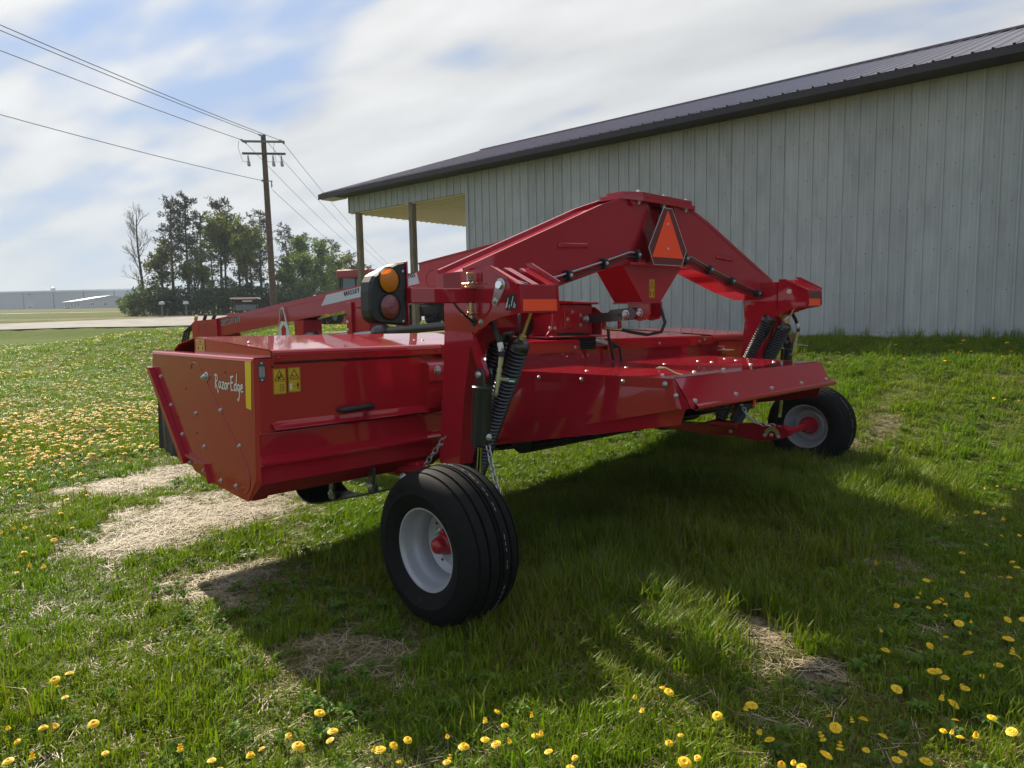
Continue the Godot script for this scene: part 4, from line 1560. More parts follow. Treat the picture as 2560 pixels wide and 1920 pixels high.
	# middle covers
	for q in [[-1.741, -0.352], [0.018, 1.535]]:
		for seam in 2:
			b = MB.new()
			if seam == 0:
				b.sheet(pv([-0.7475, 1.249, -0.7475, 1.328, -0.753, 1.339, -0.765, 1.3435, -1.150, 1.3635]), 0.004, q[1] - q[0], side_xf(q[0]))
			else:
				b.sheet(pv([-1.155, 1.364, -1.76, 1.397, -1.79, 1.392, -2.05, 1.349, -2.26, 1.25]), 0.004, q[1] - q[0], side_xf(q[0]))
			var mc := hx("middle_cover", b, red)
			if seam == 0:
				for x in [q[0] + 0.1, (q[0] + q[1]) * 0.5, q[1] - 0.06]:
					bolt(mc, Vector3(x, 1.285, -0.743), Vector3(0, 0, 1), 0.010)
				for x in [q[0] + 0.05, q[0] + 0.12, q[1] - 0.4, q[1] - 0.3, q[1] - 0.2]:
					bolt(mc, Vector3(x, 1.358, -1.10), Vector3(0, 1, 0.05), 0.009)
	b = MB.new()
	b.box(Vector3(1.66, 1.285, -0.775), Vector3(0.235, 0.09, 0.05), 0.012)
	var stp := hx("cover_step", b, red)
	bolt(stp, Vector3(1.59, 1.30, -0.749), Vector3(0, 0, 1), 0.010)
	b = MB.new()
	b.box(Vector3(-0.167, 1.26, -1.02), Vector3(0.36, 0.19, 0.3))
	hx("belt_tunnel", b, M.black_steel)
	b = MB.new()
	for k in 4:
		b.lathe([Vector2(0.10, k * 0.018), Vector2(0.155, k * 0.018 + 0.001), Vector2(0.155, k * 0.018 + 0.006), Vector2(0.13, k * 0.018 + 0.012), Vector2(0.10, k * 0.018 + 0.017)], 30, Transform3D(Basis(Vector3(1, 0, 0), Vector3(0, 0, -1), Vector3(0, 1, 0)), Vector3(-0.18, 1.262, -0.90)))
	hx("pulley", b, M.black_steel)
	b = MB.new()
	b.box(Vector3(0, 1.08, -0.83), Vector3(3.3, 0.34, 0.05), 0.01)
	var rw := hx("conditioner_wall", b, red)
	for k in 9:
		rivet(rw, Vector3(-1.4 + k * 0.33, 1.215, -0.803), Vector3(0, 0, 1), 0.008, red)
	b = MB.new()
	b.box(Vector3(1.78, 1.195, -0.62), Vector3(0.16, 0.008, 0.10))
	hx("latch_tab", b, M.gold_zinc)

	# --- cutterbar and skid shoes under the platform
	b = MB.new()
	b.box(Vector3(0, 0.50, -1.62), Vector3(5.5, 0.10, 0.42), 0.02)
	hx("cutterbar", b, M.black_steel)
	b = MB.new()
	b.box(Vector3(0, 0.595, -1.35), Vector3(5.6, 0.03, 1.0))
	hx("floor_pan", b, M.black_steel)
	for s in [-1.0, 1.0]:
		var x0 := -2.31 if s < 0 else 1.96
		b = MB.new()
		b.sheet(pv([-1.56, 0.47, -1.63, 0.42, -1.655, 0.37, -1.625, 0.325, -1.55, 0.292, -1.45, 0.284, -1.33, 0.305, -0.70, 0.484]), 0.010, 0.35, side_xf(x0))
		var sk := hx("skid_shoe", b, M.black_steel)
		for q in [[-1.25, 0.34, 0.58], [-0.80, 0.46, 0.62]]:
			b = MB.new()
			b.box(Vector3(x0 + 0.05, (q[1] + q[2]) * 0.5, q[0]), Vector3(0.02, q[2] - q[1], 0.05), 0.003, Basis(Vector3.RIGHT, 0.12))
			b.box(Vector3(x0 + 0.05, q[1] + 0.035, q[0] + 0.01), Vector3(0.03, 0.06, 0.075), 0.006)
			part("strut", b, M.grey_paint, sk)
			bolt(sk, Vector3(x0 + 0.032, q[1] + 0.05, q[0] + 0.01), Vector3(-1, 0, 0), 0.016)
		for z in [-1.16, -1.12, -1.07, -0.98, -0.92, -0.87]:
			bolt(sk, Vector3(x0 + 0.05, 0.352 + (z + 1.16) * 0.285, z), Vector3(0, 1, -0.3), 0.011)
		b = MB.new()
		b.tube([Vector3(x0 + 0.30, 0.56, -0.86), Vector3(x0 + 0.30, 0.60, -0.55)], 0.03, 10)
		b.box(Vector3(x0 + 0.36, 0.56, -0.95), Vector3(0.10, 0.12, 0.5), 0.015)
		hx("lower_link", b, red)
	bolt(mower, header_at * Vector3(-2.16, 0.57, -0.62), Vector3(-1, 0, 0.2), 0.02)

	# --- conditioner hood behind the platform
	var A := [Vector3(-1.08, 1.152, 0.55), Vector3(-1.24, 1.158, -0.40), Vector3(-1.44, 1.163, -0.80)]
	var B := []
	for p in A:
		B.append(Vector3(-p.x, p.y, p.z))
	b = MB.new()
	b.quad(A[0], A[1], B[1], B[0])
	b.quad(A[1], A[2], B[2], B[1])
	for p in [[A, -0.003]]:
		b.quad(A[0] + Vector3(0, -0.003, 0), B[0] + Vector3(0, -0.003, 0), B[1] + Vector3(0, -0.003, 0), A[1] + Vector3(0, -0.003, 0))
		b.quad(A[1] + Vector3(0, -0.003, 0), B[1] + Vector3(0, -0.003, 0), B[2] + Vector3(0, -0.003, 0), A[2] + Vector3(0, -0.003, 0))
	var hood := hx("hood_top", b, red)
	for q in [[-0.9, 0.35], [-0.55, 0.37], [-0.2, 0.39], [-0.95, -0.2], [-0.5, -0.2], [0.0, -0.2], [0.5, -0.2], [0.95, -0.2], [0.4, 0.3], [0.8, 0.3], [0.8, -0.02], [0.45, -0.05]]:
		rivet(hood, Vector3(q[0], 1.1545, q[1]), Vector3(0, 1, 0), 0.011)
	# folded seam where the rear flap is hinged
	b = MB.new()
	b.box(Vector3(-0.78, 1.1565, 0.535), Vector3(0.52, 0.006, 0.03), 0.002)
	b.box(Vector3(0.86, 1.1565, 0.535), Vector3(0.40, 0.006, 0.03), 0.002)
	part("hinge_strip", b, red, hood)
	b = MB.new()
	var l0 := Vector3(-1.065, 0.992, 0.655)
	var l1 := Vector3(1.065, 0.992, 0.655)
	b.loft([A[0], B[0], B[0] + Vector3(0, -0.004, -0.003), A[0] + Vector3(0, -0.004, -0.003)], [l0, l1, l1 + Vector3(0, -0.004, -0.003), l0 + Vector3(0, -0.004, -0.003)])
	var flap := hx("rear_flap", b, red)
	var fn := Vector3(0, 0.55, 0.83).normalized()
	for x in [-1.0, -0.50, 0.02, 0.52, 1.0]:
		bolt(flap, Vector3(x, 1.022, 0.636), fn, 0.012)
	b = MB.new()
	b.tube([Vector3(-1.045, 0.990, 0.668), Vector3(1.075, 0.990, 0.668)], 0.0185, 16, false)
	b.tube([Vector3(-1.045, 0.990, 0.668), Vector3(1.075, 0.990, 0.668)], 0.0150, 16, false)
	for e in [-1.045, 1.075]:
		b.lathe([Vector2(0.0185, 0.0), Vector2(0.0150, 0.0)], 16, along(Vector3(-1, 0, 0), Vector3(e, 0.990, 0.668)))
	part("edge_pipe", b, red, flap)
	b = MB.new()
	b.box(Vector3(-1.055, 1.005, 0.648), Vector3(0.05, 0.05, 0.006), 0.002, Basis(Vector3.RIGHT, -0.58))
	part("corner_tab", b, red, flap)
	for s in [-1.0, 1.0]:
		var m := func(p: Vector3) -> Vector3: return Vector3(p.x * -s, p.y, p.z)
		# side sheet in two planes, with an overlapping upper strip
		b = MB.new()
		var t0: Vector3 = m.call(A[0]); var t1: Vector3 = m.call(A[1]); var t2: Vector3 = m.call(A[2])
		var e0: Vector3 = m.call(Vector3(-1.075, 0.985, 0.62)); var e1: Vector3 = m.call(Vector3(-1.26, 0.75, -0.40)); var e2: Vector3 = m.call(Vector3(-1.44, 0.66, -0.80))
		var th := Vector3(0.004 * s * -1.0, 0, 0)
		b.loft([t0, t1, e1, e0], [t0 + th, t1 + th, e1 + th, e0 + th])
		b.loft([t1, t2, e2, e1], [t1 + th, t2 + th, e2 + th, e1 + th])
		var side := hx("hood_side", b, red)
		var o := Vector3(s, 0, 0)
		b = MB.new()
		var k0 := o * 0.004
		b.loft([t0 + k0, t1 + k0, t1 + k0 + Vector3(0, -0.065, 0), t0 + k0 + Vector3(0, -0.06, 0)], [t0, t1, t1 + Vector3(0, -0.065, 0), t0 + Vector3(0, -0.06, 0)])
		b.loft([t1 + k0, t2 + k0, t2 + k0 + Vector3(0, -0.07, 0), t1 + k0 + Vector3(0, -0.065, 0)], [t1, t2, t2 + Vector3(0, -0.07, 0), t1 + Vector3(0, -0.065, 0)])
		part("upper_strip", b, red, side)
		b = MB.new()
		var k1 := o * 0.007
		var c0: Vector3 = m.call(Vector3(-1.095, 1.145, 0.55)); var c1: Vector3 = m.call(Vector3(-1.10, 1.08, 0.50)); var c2: Vector3 = m.call(Vector3(-1.095, 0.99, 0.575)); var c3: Vector3 = m.call(Vector3(-1.075, 0.975, 0.60)); var c4: Vector3 = m.call(Vector3(-1.07, 0.985, 0.65))
		b.loft([c0 + k1, c1 + k1, c2 + k1, c3 + k1, c4 + k1], [c0, c1, c2, c3, c4])
		part("corner_gusset", b, red, side)
		for q in [[-1.24, -0.36], [-1.185, -0.05], [-1.135, 0.23]]:
			bolt(side, m.call(Vector3(q[0] - 0.008, 1.122, q[1])), o, 0.011)
		bolt(side, m.call(Vector3(-1.106, 1.118, 0.50)), o, 0.013)
		bolt(side, m.call(Vector3(-1.100, 1.055, 0.57)), o, 0.012)
		b = MB.new()
		var i0: Vector3 = m.call(Vector3(-1.03, 0.99, 0.60)); var i1: Vector3 = m.call(Vector3(-1.40, 0.78, -0.80)); var i2: Vector3 = m.call(Vector3(-1.40, 0.62, -0.84)); var i3: Vector3 = m.call(Vector3(-1.03, 0.875, 0.56))
		b.loft([i0, i1, i2, i3], [i0 + th, i1 + th, i2 + th, i3 + th])
		part("inner_shield", b, red, side)
	# dark rolls and trough below the hood
	b = MB.new()
	b.tube([Vector3(-1.15, 0.86, -0.55), Vector3(1.15, 0.86, -0.55)], 0.12, 16)
	b.tube([Vector3(-1.15, 0.68, -0.62), Vector3(1.15, 0.68, -0.62)], 0.11, 16)
	hx("conditioner_roll", b, M.black_rubber)
	b = MB.new()
	b.sheet(pv([-1.1, 0.53, -0.80, 0.57, -0.30, 0.685, 0.02, 0.765]), 0.008, 2.3, side_xf(-1.15))
	hx("swath_trough", b, M.black_steel)
	# windrow vanes and a small orange clip below the flap
	b = MB.new()
	b.box(Vector3(0.30, 0.935, 0.30), Vector3(1.1, 0.05, 0.05), 0.006)
	hx("vane_rail", b, red)
	b = MB.new()
	b.box(Vector3(-0.16, 0.945, 0.60), Vector3(0.06, 0.055, 0.012), 0.003, Basis(Vector3.UP, 0.3))
	hx("orange_clip", b, M.orange_reflector)
	# bent latch rod left lying on the flap corner
	b = MB.new()
	b.tube([Vector3(-0.98, 1.165, 0.54), Vector3(-0.99, 1.175, 0.50), Vector3(-0.94, 1.20, 0.40), Vector3(-0.96, 1.206, 0.36)], 0.006, 7)
	b.tube([Vector3(-0.94, 1.20, 0.40), Vector3(-1.0, 1.20, 0.37)], 0.006, 7)
	hx("latch_rod", b, M.gold_zinc)

	# --- gearbox tower on the platform
	b = MB.new()
	b.box(Vector3(-0.275, 1.495, -1.0), Vector3(0.50, 0.26, 0.26), 0.012)
	var gb := hx("gearbox", b, red)
	b = MB.new()
	b.box(Vector3(-0.275, 1.632, -0.99), Vector3(0.56, 0.022, 0.32), 0.006)
	part("top_plate", b, red, gb)
	b = MB.new()
	b.prism(pv([-0.86, 1.60, -0.80, 1.56, -0.80, 1.36, -1.20, 1.36, -1.20, 1.60]), 0.014, side_xf(-0.01))
	part("side_plate", b, red, gb)
	b = MB.new()
	b.prism(pv([-0.62, 1.355, -0.62, 1.38, -0.56, 1.44, -0.545, 1.55, -0.50, 1.58, -0.50, 1.355]), 0.012, rear_xf(-0.862))
	part("gusset", b, red, gb)
	b = MB.new()
	b.box(Vector3(-0.275, 1.365, -0.93), Vector3(0.68, 0.016, 0.28), 0.004)
	part("base_plate", b, red, gb)
	b = MB.new()
	b.box(Vector3(-0.33, 1.50, -0.866), Vector3(0.13, 0.14, 0.008), 0.002)
	part("cover_plate", b, red, gb)
	b = MB.new()
	b.box(Vector3(-0.30, 1.385, -0.868), Vector3(0.36, 0.02, 0.01))
	part("slot", b, M.black_steel, gb)
	for q in [[-0.36, 1.50], [-0.20, 1.53], [-0.20, 1.455], [-0.585, 1.43], [-0.53, 1.43], [-0.30, 1.56]]:
		bolt(gb, Vector3(q[0], q[1], -0.862 if q[0] > -0.5 else -0.848), Vector3(0, 0, 1), 0.0125)
	for x in [-0.42, -0.14, -0.10]:
		bolt(gb, Vector3(x, 1.643, -0.90), Vector3(0, 1, 0), 0.012)
	b = MB.new()
	b.lathe([Vector2(0.0, 0.0), Vector2(0.10, 0.0), Vector2(0.115, -0.03), Vector2(0.09, -0.16), Vector2(0.0, -0.16)], 20, along(Vector3(0.3, 0, 1), Vector3(-0.62, 1.47, -1.05)))
	part("shaft_shield", b, M.black_plastic, gb)

	# --- float linkage brackets by the legs
	for s in [-1.0, 1.0]:
		b = MB.new()
		b.prism(pv([-0.85, 1.235, -0.71, 1.235, -0.685, 1.22, -0.68, 1.12, -0.70, 1.105, -0.705, 0.95, -0.745, 0.905, -0.85, 0.905]), 0.13, side_xf(-1.90 if s < 0 else 1.77))
		var br := hx("float_bracket", b, red)
		bolt(br, Vector3(1.838 * s, 1.185, -0.681), Vector3(0, 0, 1), 0.022)
		b = MB.new()
		b.lathe([Vector2(0.0, 0.05), Vector2(0.02, 0.05), Vector2(0.024, 0.0), Vector2(0.036, -0.01), Vector2(0.042, -0.03), Vector2(0.040, -0.06)], 14, Transform3D(Basis(Vector3(1, 0, 0), Vector3(0, 0, -1), Vector3(0, 1, 0)), Vector3(1.795 * s, 1.0, -0.64)))
		part("ball_joint", b, M.black_rubber, br)
		rivet(br, Vector3(1.795 * s, 1.047, -0.64), Vector3(0, 1, 0), 0.018)


func boot(parent: Node3D, lo: Vector3, hi: Vector3, r: float, folds: int) -> void:
	var l := lo.distance_to(hi)
	var prof := [Vector2(0.0, 0.0), Vector2(r * 0.6, 0.0)]
	for k in folds:
		var z := l * 0.02 + l * 0.93 * k / folds
		var s := l * 0.93 / folds
		prof.append(Vector2(r * 0.78, z))
		prof.append(Vector2(r * 0.97, z + s * 0.35))
		prof.append(Vector2(r, z + s * 0.5))
		prof.append(Vector2(r * 0.97, z + s * 0.65))
	prof.append(Vector2(r * 0.97, l * 0.955))
	prof.append(Vector2(r * 0.93, l * 0.975))
	prof.append(Vector2(r * 0.7, l * 0.992))
	prof.append(Vector2(r * 0.3, l))
	prof.append(Vector2(0.0, l))
	var b := MB.new()
	b.lathe(prof, 24, along(hi - lo, lo))
	part("spring_boot", b, M.boot_rubber, parent)


func make_frame() -> void:
	var red: Material = M.red_paint
	var b: MB
	var bo := mat("boot_rubber", Color(0.010, 0.010, 0.011), 0.28)
	bo.metallic_specular = 0.6
	# --- arched main frame
	for s in [-1.0, 1.0]:
		b = MB.new()
		var pts := PackedVector2Array()
		for q in [[0.42, 2.352], [0.72, 2.262], [1.20, 2.085], [1.96, 1.808], [2.0, 1.803], [2.0, 1.655], [1.66, 1.640], [1.25, 1.712], [0.66, 1.858], [0.40, 1.905], [0.37, 1.94], [0.12, 2.32], [0.16, 2.352]]:
			pts.append(Vector2(q[0] * s, q[1]))
		b.prism(pts, 0.22, rear_xf(-0.47))
		var bm := fr("arch_beam", b, red)
		# overhanging top flange
		b = MB.new()
		var path := [[0.40, 2.362], [0.72, 2.266], [1.20, 2.089], [1.97, 1.808]]
		for k in 3:
			var p := Vector2(path[k][0] * s, path[k][1])
			var q := Vector2(path[k + 1][0] * s, path[k + 1][1])
			var d := (q - p).normalized()
			var nn := Vector2(-d.y, d.x)
			if nn.y < 0:
				nn = -nn
			nn *= 0.028
			p -= nn * 0.3
			q -= nn * 0.3
			for zz in [[-0.483, -0.462], [-0.262, -0.246]]:
				b.loft([Vector3(p.x, p.y, zz[0]), Vector3(q.x, q.y, zz[0]), Vector3(q.x + nn.x, q.y + nn.y, zz[0]), Vector3(p.x + nn.x, p.y + nn.y, zz[0])], [Vector3(p.x, p.y, zz[1]), Vector3(q.x, q.y, zz[1]), Vector3(q.x + nn.x, q.y + nn.y, zz[1]), Vector3(p.x + nn.x, p.y + nn.y, zz[1])])
		part("top_flange", b, red, bm)
		b = MB.new()
		b.box(Vector3(1.02 * s, 1.997, -0.245), Vector3(0.30, 0.035, 0.02), 0.008, Basis(Vector3.BACK, -0.05 * s))
		part("weld_bar", b, red, bm)
		# hydraulic pipes with clamps, on the rear face
		var ps := [[1.86, 1.712], [1.60, 1.712], [1.185, 1.797], [0.752, 1.897], [0.43, 1.978], [0.28, 1.978]]
		for o in [0.0, -0.030]:
			b = MB.new()
			var pp := []
			for q in ps:
				pp.append(Vector3(q[0] * s, q[1] + o, -0.222))
			b.tube(pp, 0.0095 if o == 0.0 else 0.007, 8)
			part("hydraulic_pipe", b, M.pipe_steel if o == 0.0 else M.black_rubber, bm)
		for q in [[1.60, 1.712], [1.10, 1.815], [0.72, 1.904], [0.33, 1.978]]:
			b = MB.new()
			b.box(Vector3(q[0] * s, q[1] - 0.014, -0.222), Vector3(0.042, 0.072, 0.05), 0.006, Basis(Vector3.BACK, -0.24 * s if q[0] < 1.3 else 0.0))
			part("pipe_clamp", b, M.black_plastic, bm)
			bolt(bm, Vector3(q[0] * s, q[1] - 0.014, -0.197), Vector3(0, 0, 1), 0.010)
	b = MB.new()
	b.prism(pv([-0.40, 1.90, 0.40, 1.90, 0.13, 2.335, -0.13, 2.335]), 0.10, rear_xf(-0.43))
	var mid := fr("centre_gusset", b, red)
	b = MB.new()
	b.box(Vector3(0, 1.905, -0.33), Vector3(0.84, 0.018, 0.24), 0.004)
	b.box(Vector3(-0.27, 1.925, -0.232), Vector3(0.10, 0.018, 0.022), 0.004)
	part("bottom_plate", b, red, mid)
	# bolted cap over the tongue pivot
	b = MB.new()
	b.prism(pv([-0.50, 0.242, -0.28, 0.20, 0.44, 0.20, 0.50, 0.242, 0.50, 0.42, 0.36, 0.56, -0.36, 0.56, -0.50, 0.42]), 0.028, Transform3D(Basis(Vector3(1, 0, 0), Vector3(0, 0, -1), Vector3(0, 1, 0)), Vector3(0, 2.350, 0)))
	var cap := fr("pivot_cap", b, red)
	b = MB.new()
	b.prism(pv([-0.28, 0.205, 0.40, 0.205, 0.44, 0.25, 0.44, 0.42, 0.30, 0.54, -0.30, 0.54, -0.42, 0.42, -0.42, 0.28]), 0.032, Transform3D(Basis(Vector3(1, 0, 0), Vector3(0, 0, -1), Vector3(0, 1, 0)), Vector3(0, 2.380, 0)))
	part("upper_plate", b, red, cap)
	for x in [-0.27, 0.06, 0.38]:
		bolt(cap, Vector3(x, 2.412, -0.25), Vector3(0, 1, 0), 0.017)
		bolt(cap, Vector3(x, 2.350, -0.25), Vector3(0, -1, 0), 0.017)
	for x in [-0.36, 0.20]:
		b = MB.new()
		b.prism(pv([x - 0.035, 2.352, x + 0.035, 2.352, x + 0.015, 2.315, x - 0.015, 2.315]), 0.02, rear_xf(-0.25))
		part("lifting_tab", b, red, cap)
	# drop bracket and its two lugs
	b = MB.new()
	var t := [Vector3(-0.40, 1.90, -0.56), Vector3(0.40, 1.90, -0.56), Vector3(0.40, 1.90, -0.30), Vector3(-0.40, 1.90, -0.30)]
	var l := [Vector3(-0.14, 1.628, -0.56), Vector3(0.10, 1.628, -0.56), Vector3(0.10, 1.628, -0.30), Vector3(-0.14, 1.628, -0.30)]
	b.loft(t, l)
	b.box(Vector3(-0.02, 1.624, -0.43), Vector3(0.27, 0.012, 0.28), 0.003)
	var drop := fr("drop_bracket", b, red)
	decal(drop, "warning_decal", Vector3(-0.06, 1.802, -0.2975), Vector3(0.078, 0, 0), Vector3(0, -0.142, 0), warning_tex(2))
	for x in [-0.105, 0.055]:
		b = MB.new()
		b.prism(pv([-0.46, 1.622, -0.27, 1.622, -0.265, 1.54, -0.29, 1.50, -0.36, 1.485, -0.43, 1.51, -0.46, 1.56]), 0.022, side_xf(x))
		part("lug", b, red, drop)
	bolt(drop, Vector3(-0.108, 1.546, -0.35), Vector3(-1, 0, 0), 0.026)
	# tilt link to the gearbox tower
	for x in [-0.145, -0.04]:
		b = MB.new()
		b.prism(pv([-0.86, 1.47, -0.60, 1.485, -0.40, 1.50, -0.36, 1.525, -0.36, 1.565, -0.40, 1.59, -0.60, 1.575, -0.62, 1.555, -0.86, 1.545, -0.885, 1.525, -0.885, 1.49]), 0.014, side_xf(x))
		var lk := fr("tilt_link", b, M.grey_paint)
		if x < -0.1:
			b = MB.new()
			b.box(Vector3(x - 0.001, 1.535, -0.47), Vector3(0.004, 0.022, 0.11), 0.001)
			part("slot", b, M.black_steel, lk)
			bolt(lk, Vector3(x, 1.507, -0.845), Vector3(-1, 0, 0), 0.026)
			bolt(lk, Vector3(x, 1.538, -0.45), Vector3(-1, 0, 0), 0.026)
			b = MB.new()
			b.tube([Vector3(x - 0.025, 1.53, -0.45), Vector3(x - 0.03, 1.49, -0.46), Vector3(x - 0.03, 1.475, -0.445), Vector3(x - 0.028, 1.50, -0.435)], 0.003, 6)
			part("hair_pin", b, M.gold_zinc, lk)
	b = MB.new()
	b.tube([Vector3(-0.09, 1.50, -0.80), Vector3(-0.09, 1.535, -0.50)], 0.032, 12)
	b.tube([Vector3(-0.09, 1.535, -0.50), Vector3(-0.09, 1.54, -0.37)], 0.018, 10)
	for z in [-0.70, -0.55]:
		b.box(Vector3(-0.09, 1.455, z), Vector3(0.03, 0.06, 0.025), 0.004)
	fr("tilt_cylinder", b, red)
	b = MB.new()
	b.tube([Vector3(-0.09, 1.43, -0.70), Vector3(-0.09, 1.42, -0.60), Vector3(-0.09, 1.42, -0.52)], 0.013, 8)
	fr("hose_fitting", b, M.gold_zinc)
	b = MB.new()
	b.tube([Vector3(-0.09, 1.42, -0.54), Vector3(-0.08, 1.40, -0.44), Vector3(-0.04, 1.38, -0.33), Vector3(0.02, 1.40, -0.24), Vector3(0.04, 1.47, -0.22), Vector3(0.03, 1.58, -0.25)], 0.013, 8)
	fr("hydraulic_hose", b, M.black_rubber)
	b = MB.new()
	b.tube([Vector3(-0.09, 1.42, -0.66), Vector3(-0.085, 1.36, -0.66), Vector3(-0.07, 1.30, -0.65), Vector3(-0.02, 1.18, -0.66)], 0.012, 8)
	fr("hydraulic_hose", b, M.black_rubber)
	b = MB.new()
	b.tube([Vector3(0.10, 1.285, -0.742), Vector3(0.12, 1.27, -0.70), Vector3(0.14, 1.16, -0.70)], 0.012, 8)
	b.lathe([Vector2(0.0, 0.01), Vector2(0.03, 0.01), Vector2(0.03, 0.0)], 12, along(Vector3(0, 0, 1), Vector3(0.10, 1.285, -0.742)))
	fr("hydraulic_hose", b, M.black_rubber)
	# slow-vehicle emblem on the middle
	b = MB.new()
	b.prism(pv([-0.06, 2.318, 0.055, 2.318, 0.262, 2.02, 0.20, 1.90, -0.19, 1.90, -0.255, 2.02]), 0.006, rear_xf(-0.178))
	var smv := fr("slow_vehicle_emblem", b, M.dark_red_reflector)
	b = MB.new()
	b.tube([Vector3(-0.06, 2.318, -0.172), Vector3(0.055, 2.318, -0.172), Vector3(0.262, 2.02, -0.172), Vector3(0.20, 1.90, -0.172), Vector3(-0.19, 1.90, -0.172), Vector3(-0.255, 2.02, -0.172), Vector3(-0.06, 2.318, -0.172)], 0.0025, 6)
	part("emblem_edge", b, M.silver_decal, smv)
	b = MB.new()
	b.prism(pv([-0.002, 2.305, 0.218, 1.955, -0.212, 1.955]), 0.0015, rear_xf(-0.1715))
	part("orange_triangle", b, M.orange_reflector, smv)
	for y in [2.20, 2.02]:
		rivet(smv, Vector3(0.0, y, -0.170), Vector3(0, 0, 1), 0.008)
	b = MB.new()
	b.box(Vector3(0, 2.1, -0.215), Vector3(0.06, 0.36, 0.06), 0.006)
	part("emblem_bracket", b, M.zinc_bolt, smv)

	for s in [-1.0, 1.0]:
		# --- leg and spring box
		b = MB.new()
		b.prism(pv([-0.40, 1.80, -0.08, 1.81, -0.07, 1.495, -0.12, 1.478, -0.165, 1.44, -0.19, 1.38, -0.21, 1.27, -0.245, 1.11, -0.303, 0.70, -0.485, 0.69, -0.42, 1.26, -0.40, 1.50]), 0.012, side_xf(-2.0 if s < 0 else 1.988))
		var leg := fr("leg", b, red)
		b = MB.new()
		b.prism(pv([-0.395, 1.795, -0.09, 1.80, -0.085, 1.50, -0.17, 1.42, -0.215, 1.27, -0.25, 1.11, -0.31, 0.70, -0.48, 0.695, -0.415, 1.26, -0.395, 1.50]), 0.10 if s < 0 else 0.10, side_xf(-1.989 if s < 0 else 1.889))
		b.prism(pv([-0.395, 1.80, -0.09, 1.80, -0.09, 1.49, -0.21, 1.40, -0.395, 1.40]), 0.27, side_xf(-1.985 if s < 0 else 1.715))
		part("leg_box", b, red, leg)
		b = MB.new()
		b.prism(pv([-0.42, 1.65, -0.16, 1.50, -0.20, 1.30, -0.23, 1.00, -0.44, 1.00, -0.40, 1.45]), 0.014, side_xf(-1.734 if s < 0 else 1.72))
		part("inner_plate", b, red, leg)
		hole(leg, Vector3(-2.001 * -s * -1.0, 1.495, -0.355) if s < 0 else Vector3(2.001, 1.495, -0.355), Vector3(s, 0, 0), 0.007)
		hole(leg, Vector3(-2.001, 0.80, -0.44) if s < 0 else Vector3(2.001, 0.80, -0.44), Vector3(s, 0, 0), 0.007)
		var x0 := -2.004 if s < 0 else 1.992
		var x1 := -1.71 if s < 0 else 1.698
		var prof := pv([-0.065, 1.822, -0.005, 1.822, 0.205, 1.718, 0.212, 1.60, 0.205, 1.578, 0.185, 1.566, 0.08, 1.552, -0.02, 1.525, -0.072, 1.492])
		b = MB.new()
		b.prism(prof, 0.012, side_xf(x0))
		var bx := fr("spring_box", b, red)
		b = MB.new()
		b.prism(prof, 0.012, side_xf(x1))
		part("inner_side", b, red, bx)
		b = MB.new()
		b.box(Vector3(1.851 * s, 1.642, 0.198), Vector3(0.282, 0.148, 0.010), 0.002)
		part("rear_plate", b, red, bx)
		for q in [[-0.135, 0.055], [-0.025, 0.055], [0.105, 0.07]]:
			b = MB.new()
			var cx: float = 1.851 * s + q[0]
			var w: float = q[1] * 0.5
			b.loft([Vector3(cx - w, 1.815, -0.005), Vector3(cx + w, 1.815, -0.005), Vector3(cx + w, 1.803, -0.010), Vector3(cx - w, 1.803, -0.010)], [Vector3(cx - w, 1.718, 0.201), Vector3(cx + w, 1.718, 0.201), Vector3(cx + w, 1.706, 0.196), Vector3(cx - w, 1.706, 0.196)])
			part("top_strip", b, red, bx)
		b = MB.new()
		b.prism(pv([-0.005, 1.822, 0.205, 1.722, 0.215, 1.735, 0.01, 1.845, -0.04, 1.845]), 0.010, side_xf(-1.70 if s < 0 else 1.99))
		part("raised_edge", b, red, bx)
		b = MB.new()
		b.tube([Vector3(1.76 * s, 1.70, 0.05), Vector3(1.96 * s, 1.70, 0.05)], 0.02, 10)
		b.tube([Vector3(1.90 * s, 1.72, 0.17), Vector3(1.91 * s, 1.76, 0.02)], 0.008, 6)
		part("spring_pin", b, M.pipe_steel, bx)
		b = MB.new()
		b.box(Vector3(1.840 * s, 1.6095, 0.2045), Vector3(0.276, 0.061, 0.002))
		part("orange_strip", b, M.orange_reflector, bx)
		if s > 0:
			b = MB.new()
			b.box(Vector3(1.845, 1.673, 0.2045), Vector3(0.27, 0.058, 0.002))
			part("red_strip", b, M.dark_red_reflector, bx)
		# retained pin with its keeper plate
		if s < 0:
			b = MB.new()
			var kp := PackedVector2Array()
			for k in 9:
				var a := PI * k / 8.0 - 0.45
				kp.append(Vector2(0.074 + cos(a) * 0.036, 1.718 + sin(a) * 0.036))
			for k in 9:
				var a := PI + PI * k / 8.0 - 0.45
				kp.append(Vector2(0.030 + cos(a) * 0.022, 1.632 + sin(a) * 0.022))
			b.prism(kp, 0.006, side_xf(-2.0105))
			part("keeper_plate", b, M.zinc_bolt, bx)
			b = MB.new()
			b.lathe([Vector2(0.024, 0.0), Vector2(0.024, 0.014), Vector2(0.020, 0.019), Vector2(0.0, 0.019)], 18, along(Vector3(-1, 0, 0), Vector3(-2.010, 1.718, 0.074)))
			part("pivot_pin", b, M.chrome, bx)
			bolt(bx, Vector3(-2.010, 1.634, 0.030), Vector3(-1, 0, 0), 0.013)
			# black instruction plate
			b = MB.new()
			b.quad(Vector3(-2.0055, 1.665, 0.100), Vector3(-2.0055, 1.670, 0.182), Vector3(-2.0055, 1.590, 0.186), Vector3(-2.0055, 1.583, 0.106))
			var ip := part("instruction_plate", b, M.black_print, bx)
			b = MB.new()
